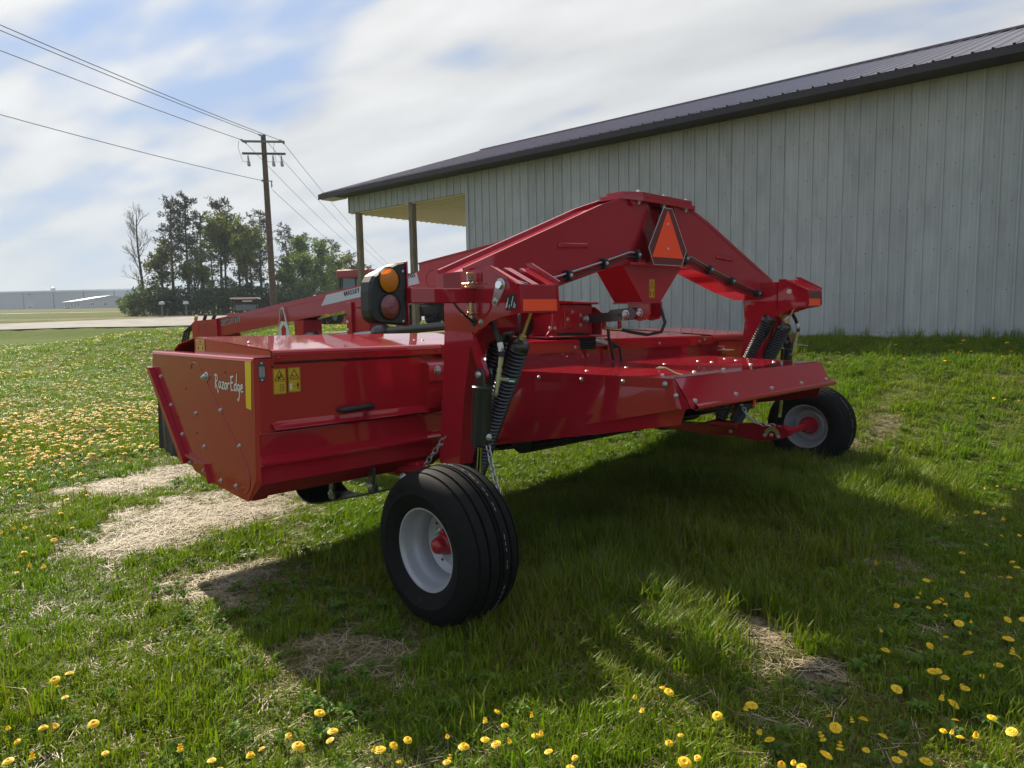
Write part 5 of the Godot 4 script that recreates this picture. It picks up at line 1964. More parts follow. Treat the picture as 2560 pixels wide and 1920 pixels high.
			for q in [[0.112, 1.612, 0.03], [0.120, 1.625, 0.05], [0.133, 1.605, 0.02], [0.150, 1.620, 0.03], [0.158, 1.645, 0.025], [0.166, 1.612, 0.03], [0.174, 1.606, 0.02]]:
				b.box(Vector3(-2.0062, q[1], q[0]), Vector3(0.001, q[2], 0.004), 0.0, Basis(Vector3.RIGHT, 0.25))
			part("white_marks", b, M.white_print, ip)
		else:
			b = MB.new()
			b.lathe([Vector2(0.022, 0.0), Vector2(0.022, 0.008), Vector2(0.0, 0.009)], 18, along(Vector3(-1, 0, 0), Vector3(1.698, 1.708, 0.035)))
			part("pivot_pin", b, mat("pale_cap", Color(0.55, 0.58, 0.45), 0.4), bx)
			hole(bx, Vector3(1.697, 1.625, -0.005), Vector3(-1, 0, 0), 0.007)

		# --- float springs in rubber boots
		boot(mower, Vector3(1.745 * s, 0.47, -0.66), Vector3(1.745 * s, 1.50, -0.155), 0.064, 44)
		boot(mower, Vector3(1.765 * s, 0.44, -0.51), Vector3(1.765 * s, 1.425, -0.015), 0.066, 44)
		b = MB.new()
		b.tube([Vector3(1.765 * s, 1.41, -0.02), Vector3(1.765 * s, 1.58, 0.065)], 0.010, 8)
		b.tube([Vector3(1.765 * s, 1.42, -0.016), Vector3(1.765 * s, 1.445, -0.004)], 0.022, 6)
		b.tube([Vector3(1.745 * s, 1.49, -0.16), Vector3(1.745 * s, 1.62, -0.10)], 0.012, 8)
		fr("spring_rod", b, M.gold_zinc)
		b = MB.new()
		b.box(Vector3(1.755 * s, 0.43, -0.60), Vector3(0.14, 0.05, 0.30), 0.012)
		fr("spring_seat", b, red)

		# --- lift cylinder
		var cx: float = 1.995 * s
		var top := Vector3(cx, 1.172, -0.098)
		var low := Vector3(cx, 0.845, -0.128)
		b = MB.new()
		var d := (top - low).normalized()
		b.lathe([Vector2(0.0, -0.012), Vector2(0.030, -0.012), Vector2(0.034, 0.0), Vector2(0.0535, 0.004), Vector2(0.055, 0.016), Vector2(0.055, 0.31), Vector2(0.060, 0.318), Vector2(0.060, 0.328), Vector2(0.050, 0.336), Vector2(0.0, 0.336)], 28, along(d, low))
		var cy := fr("lift_cylinder", b, M.grey_paint)
		for o in [-0.034, 0.026]:
			b = MB.new()
			var lp := PackedVector2Array()
			for q in [[-0.035, -0.01], [0.035, -0.01], [0.033, 0.07], [0.022, 0.095], [0.0, 0.105], [-0.022, 0.095], [-0.033, 0.07]]:
				lp.append(Vector2(q[0], q[1]))
			b.prism(lp, 0.014, Transform3D(Basis(Vector3(0, 0, 1), Vector3(0, 1, 0), Vector3(1, 0, 0)), top + Vector3(o - 0.002, 0.0, 0.012)))
			part("clevis", b, M.grey_paint, cy)
		b = MB.new()
		b.lathe([Vector2(0.0, 0.052), Vector2(0.015, 0.05), Vector2(0.018, 0.045), Vector2(0.018, -0.045), Vector2(0.0, -0.045)], 16, along(Vector3(s, 0, 0), top + Vector3(0, 0.068, 0.012)))
		part("clevis_pin", b, M.zinc_bolt, cy)
		b = MB.new()
		b.tube([low, low - d * 0.34], 0.0165, 14)
		part("rod", b, M.chrome, cy)
		b = MB.new()
		b.tube([low + d * 0.05 + Vector3(0, 0, 0.05), low + d * 0.05 + Vector3(-0.01, 0, 0.078)], 0.017, 10)
		part("port_boss", b, M.grey_paint, cy)
		bolt(cy, low + d * 0.05 + Vector3(-0.01, 0, 0.078), Vector3(-0.2, 0, 1), 0.014)
		b = MB.new()
		b.prism(pv([-0.20, 1.46, -0.11, 1.25, -0.075, 1.205, -0.05, 1.235, -0.08, 1.30, -0.16, 1.47]), 0.028, side_xf(cx - 0.016))
		fr("cylinder_lug", b, red)
		# hose, shut-off valve and elbow beside the cylinder
		b = MB.new()
		var hz := -1.95 if s < 0 else 1.97
		b.tube([Vector3(hz + 0.05, 1.54, -0.10), Vector3(hz, 1.50, -0.045), Vector3(hz, 1.44, -0.01), Vector3(hz, 1.37, 0.012), Vector3(hz, 1.335, 0.01)], 0.0155, 10)
		var ho := fr("hydraulic_hose", b, M.black_rubber)
		b = MB.new()
		b.tube([Vector3(hz, 1.412, 0.0), Vector3(hz, 1.365, 0.0115)], 0.0164, 10)
		part("hose_label", b, M.white_print, ho)
		b = MB.new()
		for q in [[1.338, 1.29, 0.0155], [1.29, 1.272, 0.012], [1.272, 1.248, 0.0165], [1.248, 1.238, 0.012], [1.238, 1.195, 0.0175], [1.195, 1.17, 0.013], [1.17, 1.14, 0.011]]:
			b.tube([Vector3(hz, q[0], 0.009 - (1.338 - q[0]) * 0.22), Vector3(hz, q[1], 0.009 - (1.338 - q[1]) * 0.22)], q[2], 6)
		b.tube([Vector3(hz, 1.145, -0.034), Vector3(hz, 1.125, -0.037), Vector3(hz - 0.004 * s, 1.122, -0.06)], 0.012, 8)
		var va := fr("shutoff_valve", b, mat("brass_zinc", Color(0.62, 0.62, 0.46), 0.3, 0.75) if not M.has("brass_zinc") else M.brass_zinc)
		b = MB.new()
		b.box(Vector3(hz, 1.213, 0.03), Vector3(0.006, 0.016, 0.07), 0.002)
		part("lever", b, M.brass_zinc, va)
		b = MB.new()
		b.box(Vector3(hz, 1.208, 0.088), Vector3(0.010, 0.022, 0.062), 0.004)
		part("lever_grip", b, M.green_print, va)
		b = MB.new()
		b.box(Vector3(hz - 0.0055, 1.208, 0.088), Vector3(0.001, 0.008, 0.042))
		part("grip_print", b, M.white_print, va)

		# --- trailing axle arm, spindle, chain
		b = MB.new()
		b.prism(pv([-0.80 if s < 0 else -1.22, 0.39, -0.80 if s < 0 else -1.22, 0.32, -0.75, 0.305, -0.50, 0.325, -0.26, 0.30, -0.02, 0.345, 0.045, 0.375, 0.055, 0.425, -0.01, 0.46, -0.28, 0.465, -0.50, 0.44, -0.68, 0.42]), 0.09, side_xf(-2.06 if s < 0 else 1.72))
		var ax := fr("axle_arm", b, red)
		b = MB.new()
		b.tube([Vector3(1.76 if s > 0 else -2.02, 0.40, 0.0), Vector3(2.36 * s, 0.40, 0.0)], 0.034, 14)
		part("spindle", b, red, ax)
		b = MB.new()
		b.prism(pv([-0.19, 0.36, -0.17, 0.42, -0.13, 0.455, -0.09, 0.455, -0.05, 0.42, -0.03, 0.36, -0.06, 0.36, -0.08, 0.40, -0.11, 0.415, -0.14, 0.40, -0.16, 0.36]), 0.008, side_xf(1.711 if s > 0 else -1.968))
		part("chain_anchor", b, M.gold_zinc, ax)
		for q in [[-0.175, 0.365], [-0.045, 0.365], [-0.112, 0.375], [-0.52, 0.365]]:
			bolt(ax, Vector3(1.71 if s > 0 else -1.97, q[1], q[0]), Vector3(-s, 0, 0), 0.015)
		if s < 0:
			chain(mower, [Vector3(-1.96, 0.92, -0.37), Vector3(-2.01, 0.80, -0.47), Vector3(-2.03, 0.67, -0.58), Vector3(-2.0, 0.55, -0.55)], 0.05)
			chain(mower, [Vector3(-1.86, 0.85, -0.22), Vector3(-1.87, 0.66, -0.16), Vector3(-1.885, 0.56, -0.10), Vector3(-1.90, 0.46, -0.10)], 0.05)
		else:
			chain(mower, [Vector3(1.68, 0.65, -0.40), Vector3(1.68, 0.53, -0.33), Vector3(1.68, 0.475, -0.22), Vector3(1.69, 0.465, -0.14), Vector3(1.70, 0.47, -0.08)], 0.055)
		make_wheel(2.364 * s, s)

		# --- tail lamp on its folding arm
		var hub: float = 2.0 * s
		b = MB.new()
		b.box(Vector3(hub + 0.21 * s, 1.668, -0.165), Vector3(0.44, 0.080, 0.06), 0.006)
		var arm := fr("lamp_arm", b, red)
		if s < 0:
			b = MB.new()
			b.box(Vector3(-2.035, 1.765, -0.128), Vector3(0.006, 0.052, 0.055), 0.002, Basis(Vector3.UP, PI * 0.5))
			b.box(Vector3(-2.04, 1.732, -0.13), Vector3(0.07, 0.006, 0.06), 0.002)
			b.box(Vector3(-2.035, 1.715, -0.13), Vector3(0.05, 0.006, 0.04), 0.002)
			part("hinge_plate", b, M.gold_zinc, arm)
			for x in [-2.046, -2.022]:
				bolt(arm, Vector3(x, 1.75, -0.124), Vector3(0, 0, 1), 0.010, M.pipe_steel)
			b = MB.new()
			var coil := []
			for k in 49:
				var a := TAU * k / 12.0
				coil.append(Vector3(-2.035 + cos(a) * 0.017, 1.572 + 0.052 * k / 48.0, -0.135 + sin(a) * 0.017))
			b.tube(coil, 0.0035, 6)
			part("hinge_spring", b, M.gold_zinc, arm)
			b = MB.new()
			b.tube([Vector3(-2.035, 1.545, -0.135), Vector3(-2.035, 1.63, -0.135)], 0.008, 8)
			b.tube([Vector3(-2.035, 1.545, -0.135), Vector3(-2.035, 1.560, -0.135)], 0.014, 6)
			part("hinge_pin", b, M.gold_zinc, arm)
			b = MB.new()
			b.box(Vector3(-2.035, 1.566, -0.135), Vector3(0.09, 0.005, 0.05), 0.002)
			part("hinge_tab", b, red, arm)
			b = MB.new()
			b.tube([Vector3(-2.14, 1.63, -0.15), Vector3(-2.125, 1.60, -0.135), Vector3(-2.08, 1.56, -0.125), Vector3(-2.03, 1.53, -0.13), Vector3(-2.005, 1.525, -0.15)], 0.0065, 8)
			b.lathe([Vector2(0.0, 0.008), Vector2(0.022, 0.006), Vector2(0.024, 0.0)], 14, along(Vector3(-1, 0, 0), Vector3(-2.0, 1.525, -0.15)))
			part("lamp_cable", b, M.black_rubber, arm)
			bolt(arm, Vector3(-2.001, 1.525, -0.09), Vector3(-1, 0, 0), 0.012)
		var lx: float = 2.425 * s
		b = MB.new()
		b.box(Vector3(lx, 1.678, -0.225), Vector3(0.008, 0.325, 0.11), 0.002)
		part("mount_plate", b, red, arm)
		var ol := [[0.0, 1.838], [0.05, 1.828], [0.10, 1.808], [0.155, 1.785], [0.19, 1.765], [0.208, 1.735], [0.216, 1.69], [0.218, 1.60], [0.212, 1.565], [0.198, 1.545], [0.17, 1.533], [0.05, 1.525], [0.0, 1.520]]
		var f0 := []
		var f1 := []
		var f2 := []
		for q in ol:
			var px: float = lx + q[0] * s + 0.004 * s
			f0.append(Vector3(px, q[1], -0.265))
			f1.append(Vector3(px, q[1], -0.20))
			var cxm: float = lx + 0.105 * s
			f2.append(Vector3(cxm + (px - cxm) * 0.92, 1.678 + (q[1] - 1.678) * 0.95, -0.178))
		b = MB.new()
		b.loft(f0, f1, false)
		b.loft(f1, f2, false)
		for k in range(1, f2.size() - 1):
			b.tri(f2[0], f2[k], f2[k + 1])
			b.tri(f0[0], f0[k + 1], f0[k])
		var lamp := fr("tail_lamp", b, M.black_plastic)
		for q in [[1.745, "amber_lens", M.amber_lens], [1.613, "red_lens", M.red_lens]]:
			var c := Vector3(lx + 0.112 * s, q[0], -0.1785)
			b = MB.new()
			b.lathe([Vector2(0.066, 0.0), Vector2(0.066, 0.006), Vector2(0.063, 0.010), Vector2(0.060, 0.002)], 32, Transform3D(Basis(Vector3(0.98, 0, 0), Vector3(0, 1, 0), Vector3(0, 0, 1)), c))
			part("lens_bezel", b, M.black_plastic, lamp)
			b = MB.new()
			var rings := []
			for k in 12:
				var rr := 0.060 * (1.0 - k / 12.0)
				rings.append(Vector2(rr, 0.006 + 0.020 * (1.0 - pow(rr / 0.060, 2.0)) + (0.0016 if k % 2 == 0 else 0.0)))
			rings.append(Vector2(0.0, 0.027))
			b.lathe(rings, 32, Transform3D(Basis(Vector3(0.93, 0, 0), Vector3(0, 1, 0), Vector3(0, 0, 1)), c), false)
			part(q[1], b, q[2], lamp)
		for q in [[0.022, 1.79], [0.03, 1.54]]:
			rivet(lamp, Vector3(lx + q[0] * s, q[1], -0.180), Vector3(0, 0, 1), 0.006)


func make_tongue() -> void:
	var red: Material = M.red_paint
	var ta := atan2(1.0, 6.1)
	var xf := Transform3D(Basis(Vector3(cos(ta), 0, -sin(ta)), Vector3.UP, Vector3(sin(ta), 0, cos(ta))), Vector3(0, 0, -0.5))
	var tp := func(called: String, b: MB, m: Material) -> MeshInstance3D: return part(called, b, m, mower, xf)
	var b := MB.new()
	b.prism(pv([-5.5, 1.335, -5.5, 1.560, -2.16, 1.968, -2.14, 1.972, -2.12, 1.975, -0.45, 2.215, 0.15, 2.30, 0.15, 1.98, -0.45, 1.95, -1.6, 1.815, -2.82, 1.668]), 0.26, side_xf(-0.13))
	var bm: MeshInstance3D = tp.call("tongue", b, red)
	# raised stiffener with its own flange behind the step
	b = MB.new()
	b.prism(pv([-2.12, 1.972, -2.12, 2.036, -0.45, 2.262, -0.45, 2.20]), 0.02, side_xf(-0.13))
	b.prism(pv([-2.13, 2.034, -2.13, 2.046, -0.45, 2.274, -0.45, 2.262]), 0.05, side_xf(-0.145))
	part("stiffener", b, red, bm)
	for q in [[1.96, 1.895], [1.75, 1.935], [1.535, 1.965]]:
		b = MB.new()
		var ring := []
		for k in 21:
			var a := PI * 0.42 + PI * 1.25 * k / 20.0
			ring.append(Vector3(-0.1305, q[1] + sin(a) * 0.078, -q[0] - cos(a) * -0.078))
		b.tube(ring, 0.005, 7)
		part("pressed_ring", b, red, bm)
	# long pressed creases
	for o in [0.035, 0.185]:
		b = MB.new()
		b.tube([Vector3(-0.130, 1.560 - 0.225 + o, -5.4), Vector3(-0.130, 1.968 - 0.225 * 1.25 + o * 1.2, -2.2)], 0.0025, 6)
		part("crease", b, red, bm)
	# silver name band
	b = MB.new()
	b.quad(Vector3(-0.1325, 1.675, -3.536), Vector3(-0.1325, 1.787, -3.447), Vector3(-0.1325, 1.959, -2.15), Vector3(-0.1325, 1.857, -2.117))
	var band := part("name_band", b, M.silver_decal, bm)
	var sl := Vector3(0, 0.1326, 1.0).normalized()
	var tb := Basis(sl, sl.cross(Vector3(1, 0, 0)), Vector3(-1, 0, 0))
	if tb.y.y < 0:
		tb.y = -tb.y
	words(band, "MASSEY FERGUSON", 0.046, Transform3D(tb, Vector3(-0.134, 1.752, -3.17)), M.black_print)
	words(band, "1316S", 0.046, Transform3D(tb, Vector3(-0.134, 1.883, -2.335)), M.black_print)
	var sl2 := Vector3(0, 0.122, 1.0).normalized()
	var tb2 := Basis(sl2, Vector3(0, 1, -0.122).normalized(), Vector3(-1, 0, 0))
	words(bm, "HESSTON", 0.064, Transform3D(tb2, Vector3(-0.1345, 1.452, -5.41)), M.black_print, "lettering", 1.02)
	words(bm, "HESSTON", 0.064, Transform3D(tb2, Vector3(-0.1318, 1.449, -5.40)), mat("cream_print", Color(0.65, 0.55, 0.48), 0.5), "lettering", 1.02)
	# hitch end
	b = MB.new()
	b.prism(pv([-6.0, 1.12, -6.0, 1.50, -5.93, 1.535, -5.50, 1.555, -5.45, 1.56, -5.45, 1.32, -5.55, 1.12]), 0.32, side_xf(-0.16))
	var hitch: MeshInstance3D = tp.call("hitch_head", b, red)
	b = MB.new()
	b.prism(pv([-5.98, 1.16, -6.25, 0.80, -6.45, 0.55, -6.35, 0.50, -5.9, 0.85, -5.5, 1.14]), 0.14, side_xf(-0.07))
	part("drawbar", b, red, hitch)
	for q in [[5.66, 1.44], [5.82, 1.43]]:
		b = MB.new()
		var ring := []
		for k in 15:
			var a := PI * 0.5 + PI * k / 14.0
			ring.append(Vector3(-0.161, q[1] + sin(a) * 0.07, -q[0] + cos(a) * 0.035))
		b.tube(ring, 0.005, 6)
		part("pressed_ring", b, red, hitch)
	b = MB.new()
	b.box(Vector3(-0.162, 1.30, -5.72), Vector3(0.01, 0.012, 0.55), 0.003)
	part("weld_line", b, red, hitch)
	for q in [[5.95, 1.19], [5.90, 1.19], [5.83, 1.20]]:
		bolt(hitch, Vector3(-0.161, q[1], -q[0]), Vector3(-1, 0, 0), 0.016)
	for k in 3:
		b = MB.new()
		var h := -0.12 + 0.05 * k
		b.tube([Vector3(h, 1.52, -5.98), Vector3(h - 0.06, 1.40, -6.14 - 0.03 * k), Vector3(h - 0.10, 1.15, -6.20 - 0.03 * k), Vector3(h - 0.10, 0.85, -6.15)], 0.014, 7)
		part("hose", b, M.black_rubber, hitch)
		b = MB.new()
		b.tube([Vector3(h, 1.545, -5.97 + 0.11 * k), Vector3(h - 0.02, 1.60, -5.91 + 0.12 * k)], 0.022, 8)
		part("coupler", b, M.black_plastic if k > 0 else M.gold_zinc, hitch)
	# driveline hangers and jack under the tongue
	b = MB.new()
	b.box(Vector3(-0.02, 1.51, -2.965), Vector3(0.22, 0.27, 0.29), 0.008)
	b.box(Vector3(-0.15, 1.535, -3.08), Vector3(0.03, 0.34, 0.075), 0.006)
	var hang: MeshInstance3D = tp.call("driveline_hanger", b, red)
	for q in [[3.10, 1.50], [3.10, 1.42]]:
		bolt(hang, Vector3(-0.165, q[1], -q[0]), Vector3(-1, 0, 0), 0.014)
	b = MB.new()
	b.box(Vector3(0.0, 1.43, -3.93), Vector3(0.26, 0.20, 0.16), 0.008)
	tp.call("driveline_hanger", b, red)
	b = MB.new()
	b.tube([Vector3(-0.15, 1.36, -4.27), Vector3(-0.15, 1.65, -4.20), Vector3(-0.15, 1.665, -4.16), Vector3(-0.15, 1.36, -4.07)], 0.008, 7)
	b.tube([Vector3(-0.09, 1.36, -4.24), Vector3(-0.09, 1.65, -4.14), Vector3(-0.09, 1.66, -4.08), Vector3(-0.09, 1.44, -4.04)], 0.007, 7)
	b.tube([Vector3(-0.15, 1.655, -4.18), Vector3(-0.09, 1.655, -4.11)], 0.007, 7)
	b.prism(pv([-4.28, 1.34, -4.05, 1.34, -4.07, 1.44, -4.11, 1.51, -4.20, 1.52, -4.25, 1.44]), 0.006, side_xf(-0.155))
	var jack: MeshInstance3D = tp.call("parking_jack", b, M.zinc_bolt)
	b = MB.new()
	b.prism(pv([-4.20, 1.36, -4.13, 1.36, -4.12, 1.44, -4.16, 1.48, -4.20, 1.44]), 0.05, side_xf(-0.158))
	part("jack_foot", b, red, jack)
	b = MB.new()
	b.tube([Vector3(-0.05, 1.50, -0.55), Vector3(-0.12, 1.455, -1.8), Vector3(-0.13, 1.402, -2.64)], 0.040, 18)
	tp.call("driveline_tube", b, M.shaft_guard if M.has("shaft_guard") else make_guard())
	b = MB.new()
	b.lathe([Vector2(0.045, 0.0), Vector2(0.075, 0.02), Vector2(0.085, 0.09), Vector2(0.08, 0.16), Vector2(0.05, 0.19), Vector2(0.0, 0.19)], 22, along(Vector3(0, -0.06, -1), Vector3(-0.13, 1.405, -2.56)))
	tp.call("shaft_bell", b, M.shaft_guard)
	b = MB.new()
	b.lathe([Vector2(0.045, 0.0), Vector2(0.075, 0.02), Vector2(0.085, 0.09), Vector2(0.08, 0.16), Vector2(0.05, 0.19), Vector2(0.0, 0.19)], 22, along(Vector3(0, -0.1, -1), Vector3(-0.12, 1.335, -3.62)))
	tp.call("shaft_bell", b, M.shaft_guard)
	b = MB.new()
	b.tube([Vector3(-0.12, 1.385, -2.7), Vector3(-0.12, 1.37, -3.1), Vector3(-0.12, 1.32, -3.7)], 0.035, 14)
	b.tube([Vector3(-0.10, 1.30, -3.7), Vector3(-0.08, 1.02, -6.2)], 0.035, 14)
	tp.call("driveline_tube", b, M.pipe_steel)


func make_guard() -> Material:
	var m := mat("shaft_guard", Color(0.016, 0.017, 0.019), 0.3)
	m.metallic_specular = 0.6
	return m


func make_mower() -> void:
	mower = thing("mower_conditioner", "large glossy red pull-type mower conditioner parked on the lawn", "mower", MOWER_AT, deg_to_rad(MOWER_TURN))
	header_at = Transform3D(Basis.IDENTITY, Vector3(0, 1, 0)) * Transform3D(Basis(Vector3.BACK, deg_to_rad(-1.15)), Vector3.ZERO) * Transform3D(Basis.IDENTITY, Vector3(0, -1, 0))
	make_header()
	make_frame()
	make_tongue()


# ---------------------------------------------------------------- machines standing in the yard
func tyre_at(parent: Node3D, at: Vector3, r: float, w: float, axis: Vector3, rim_mat: Material, lugs := 0) -> void:
	var b := MB.new()
	b.lathe([Vector2(r * 0.52, w * 0.42), Vector2(r * 0.7, w * 0.5), Vector2(r * 0.92, w * 0.48), Vector2(r, w * 0.34), Vector2(r, -w * 0.34), Vector2(r * 0.92, -w * 0.48), Vector2(r * 0.7, -w * 0.5), Vector2(r * 0.52, -w * 0.42)], 26, along(axis, at))
	var fx := along(axis, at)
	for k in lugs:
		var a := TAU * k / lugs
		for s in [-1.0, 1.0]:
			var a2: float = a + (PI / lugs if s > 0 else 0.0)
			var c := Vector3(cos(a2), sin(a2), 0)
			b.box(fx * (c * r * 0.99 + Vector3(0, 0, s * w * 0.22)), Vector3(r * 0.10, r * 0.09, w * 0.42), 0.0, fx.basis * Basis(Vector3(0, 0, 1), a2) * Basis(Vector3.RIGHT, 0.5 * s))
	var wheel := part("wheel", b, M.tyre_rubber, parent)
	b = MB.new()
	b.lathe([Vector2(r * 0.54, w * 0.42), Vector2(r * 0.48, w * 0.36), Vector2(r * 0.42, w * 0.15), Vector2(r * 0.2, w * 0.12), Vector2(r * 0.18, w * 0.25), Vector2(0.0, w * 0.26)], 20, along(axis, at))
	part("rim", b, rim_mat, wheel)


func make_yard_vehicles() -> void:
	var at := func(s: float, d: float) -> Vector3:
		var x := (s - 1280.0) / 1740.0 * d
		return Vector3(x, height_at(x, -d), -d)
	# small articulated loader
	var l := thing("compact_loader", "small orange and black wheel loader with its bucket down, seen under the tongue", "loader", at.call(815, 44.0), deg_to_rad(-4.0))
	var b := MB.new()
	b.prism(pv([0.25, 0.45, 1.45, 0.42, 1.58, 0.55, 1.60, 1.0, 1.45, 1.18, 0.25, 1.30]), 1.0, rear_xf(-0.5))
	part("hood", b, M.loader_red, l)
	b = MB.new()
	b.lathe([Vector2(0.0, 0.02), Vector2(0.26, 0.02), Vector2(0.28, 0.0)], 20, along(Vector3(0.25, 0, 1), Vector3(1.05, 0.85, 0.5)))
	b.box(Vector3(0.2, 0.7, 0.1), Vector3(0.35, 0.75, 0.86), 0.03)
	part("engine_grille", b, M.black_steel, l)
	b = MB.new()
	b.box(Vector3(-0.35, 0.5, 0), Vector3(1.5, 0.35, 0.6), 0.04)
	b.box(Vector3(-0.35, 0.9, 0.2), Vector3(0.5, 0.5, 0.4), 0.06)
	part("chassis", b, M.grey_paint, l)
	for q in [[-0.1, 1.75], [0.5, 1.75]]:
		b = MB.new()
		b.tube([Vector3(q[0], 0.7, 0.42), Vector3(q[0], 2.1, 0.42), Vector3(q[0], 2.1, -0.42), Vector3(q[0], 0.7, -0.42)], 0.035, 8)
		part("roll_bar", b, M.black_steel, l)
	b = MB.new()
	b.box(Vector3(0.2, 2.12, 0), Vector3(0.9, 0.05, 1.0), 0.02)
	part("canopy", b, M.black_plastic, l)
	for x in [-0.75, 0.05]:
		for z in [-0.5, 0.5]:
			tyre_at(l, Vector3(x, 0.36, z), 0.36, 0.28, Vector3(0, 0, 1 if z > 0 else -1), M.silver_rim, 16)
	b = MB.new()
	b.tube([Vector3(-0.2, 1.0, 0.28), Vector3(-0.9, 0.85, 0.28), Vector3(-1.25, 0.35, 0.28)], 0.06, 8)
	b.tube([Vector3(-0.2, 1.0, -0.28), Vector3(-0.9, 0.85, -0.28), Vector3(-1.25, 0.35, -0.28)], 0.06, 8)
	part("lift_arm", b, M.grey_paint, l)
	b = MB.new()
	b.sheet(pv([-1.75, 0.06, -1.35, 0.05, -1.22, 0.15, -1.2, 0.55, -1.4, 0.6]), 0.02, 1.3, rear_xf(-0.65))
	part("bucket", b, M.pipe_steel, l)
	# utility vehicle with a pale roof
	var u := thing("utility_vehicle", "red and black utility vehicle with a pale roof, half hidden behind the tongue", "vehicle", at.call(622, 38.0), deg_to_rad(12.0))
	b = MB.new()
	b.box(Vector3(0, 0.62, 0), Vector3(1.4, 0.45, 2.6), 0.08)
	part("lower_body", b, M.black_plastic, u)
	b = MB.new()
	b.box(Vector3(0, 0.95, 0.85), Vector3(1.45, 0.34, 1.0), 0.04)
	b.box(Vector3(0, 0.95, -0.9), Vector3(1.35, 0.3, 0.9), 0.1)
	part("box_and_hood", b, M.loader_red, u)
	for x in [-0.62, 0.62]:
		b = MB.new()
		b.tube([Vector3(x, 1.0, 0.3), Vector3(x, 1.85, 0.2), Vector3(x, 1.85, -0.6), Vector3(x, 1.05, -0.9)], 0.035, 8)
		part("roll_bar", b, M.black_steel, u)
	b = MB.new()
	b.box(Vector3(0, 1.91, -0.2), Vector3(1.42, 0.07, 1.3), 0.03)
	part("roof", b, M.white_paint, u)
	b = MB.new()
	b.box(Vector3(0.1, 1.72, 0.26), Vector3(1.16, 0.26, 0.03), 0.01)
	var rp := part("rear_panel", b, M.black_plastic, u)
	b = MB.new()
	b.box(Vector3(0.15, 1.76, 0.28), Vector3(0.5, 0.07, 0.01))
	part("pale_marking", b, M.white_print, rp)
	b = MB.new()
	b.box(Vector3(0.1, 1.42, 0.25), Vector3(1.15, 0.3, 0.02))
	part("rear_glass", b, M.cab_glass, u)
	for x in [-0.62, 0.62]:
		for z in [-0.9, 0.9]:
			tyre_at(u, Vector3(x, 0.33, z), 0.33, 0.25, Vector3(1 if x > 0 else -1, 0, 0), M.black_steel, 14)
		b = MB.new()
		b.box(Vector3(x, 0.95, 1.36), Vector3(0.12, 0.16, 0.03), 0.01)
		part("tail_light", b, M.red_lens, u)
	# tractor behind the first barn post
	var t := thing("farm_tractor", "red farm tractor with a glazed cab standing behind the first barn post", "tractor", at.call(890, 36.0), deg_to_rad(70.0))
	b = MB.new()
	b.prism(pv([-0.75, 1.0, 0.75, 1.0, 0.62, 2.35, -0.62, 2.35]), 1.45, rear_xf(-0.2))
	part("cab", b, M.cab_glass, t)
	b = MB.new()
	b.box(Vector3(0, 2.62, 0.5), Vector3(1.6, 0.42, 1.85), 0.06)
	part("cab_roof", b, mat("tractor_red", Color(0.30, 0.02, 0.03), 0.45), t)
	for x in [-0.72, 0.72]:
		for z in [-0.2, 0.6, 1.25]:
			b = MB.new()
			b.tube([Vector3(x, 1.0, z), Vector3(x * 0.87, 2.42, z)], 0.045, 6)
			part("cab_pillar", b, M.black_steel, t)
		tyre_at(t, Vector3(x * 1.25, 0.75, 0.9), 0.75, 0.45, Vector3(1 if x > 0 else -1, 0, 0), M.silver_rim, 18)
		tyre_at(t, Vector3(x * 1.1, 0.5, -1.7), 0.5, 0.32, Vector3(1 if x > 0 else -1, 0, 0), M.silver_rim, 16)
	b = MB.new()
	b.box(Vector3(0, 1.25, -1.3), Vector3(0.8, 0.75, 2.0), 0.12)
	part("hood", b, M.tractor_red, t)
	b = MB.new()
	b.box(Vector3(0, 0.75, -0.4), Vector3(0.5, 0.45, 3.2), 0.05)
	part("chassis", b, M.black_steel, t)
	b = MB.new()
	b.tube([Vector3(-0.5, 1.6, -0.4), Vector3(-0.5, 2.5, -0.4)], 0.06, 8)
	part("exhaust", b, M.black_steel, t)
	# dark garden tractor in the open bay
	var g := thing("black_side_by_side", "black off-road vehicle with wide fenders parked behind the second barn post", "vehicle", at.call(1062, 27.0), deg_to_rad(128.0))
	b = MB.new()
	b.box(Vector3(0, 0.6, 0), Vector3(1.1, 0.4, 2.4), 0.08)
	b.box(Vector3(0, 0.95, 0.6), Vector3(1.3, 0.3, 1.0), 0.08)
	part("body", b, M.black_plastic, g)
	b = MB.new()
	b.box(Vector3(0, 1.12, -0.75), Vector3(1.1, 0.28, 0.8), 0.1)
	part("hood", b, M.loader_red, g)
	for x in [-0.62, 0.62]:
		for z in [-0.85, 0.85]:
			tyre_at(g, Vector3(x, 0.36, z), 0.36, 0.28, Vector3(1 if x > 0 else -1, 0, 0), M.black_steel, 16)
			b = MB.new()
			var fp := []
			for k in 9:
				var a := PI * k / 8.0
				fp.append(Vector2(z + cos(a) * 0.48, 0.38 + sin(a) * 0.46))
			b.sheet(PackedVector2Array(fp), 0.03, 0.34, side_xf(x - 0.17))
			part("fender", b, M.black_plastic, g)
		b = MB.new()
		b.tube([Vector3(x * 0.85, 1.0, 0.5), Vector3(x * 0.85, 1.85, 0.35), Vector3(x * 0.85, 1.85, -0.3), Vector3(x * 0.85, 1.2, -0.55)], 0.03, 8)
		part("roll_bar", b, M.black_steel, g)
		b = MB.new()
		b.lathe([Vector2(0.0, 0.03), Vector2(0.05, 0.02), Vector2(0.06, 0.0)], 12, along(Vector3(0, 0, -1), Vector3(x * 0.7, 1.12, -1.15)))
		part("head_light", b, M.amber_lens, g)
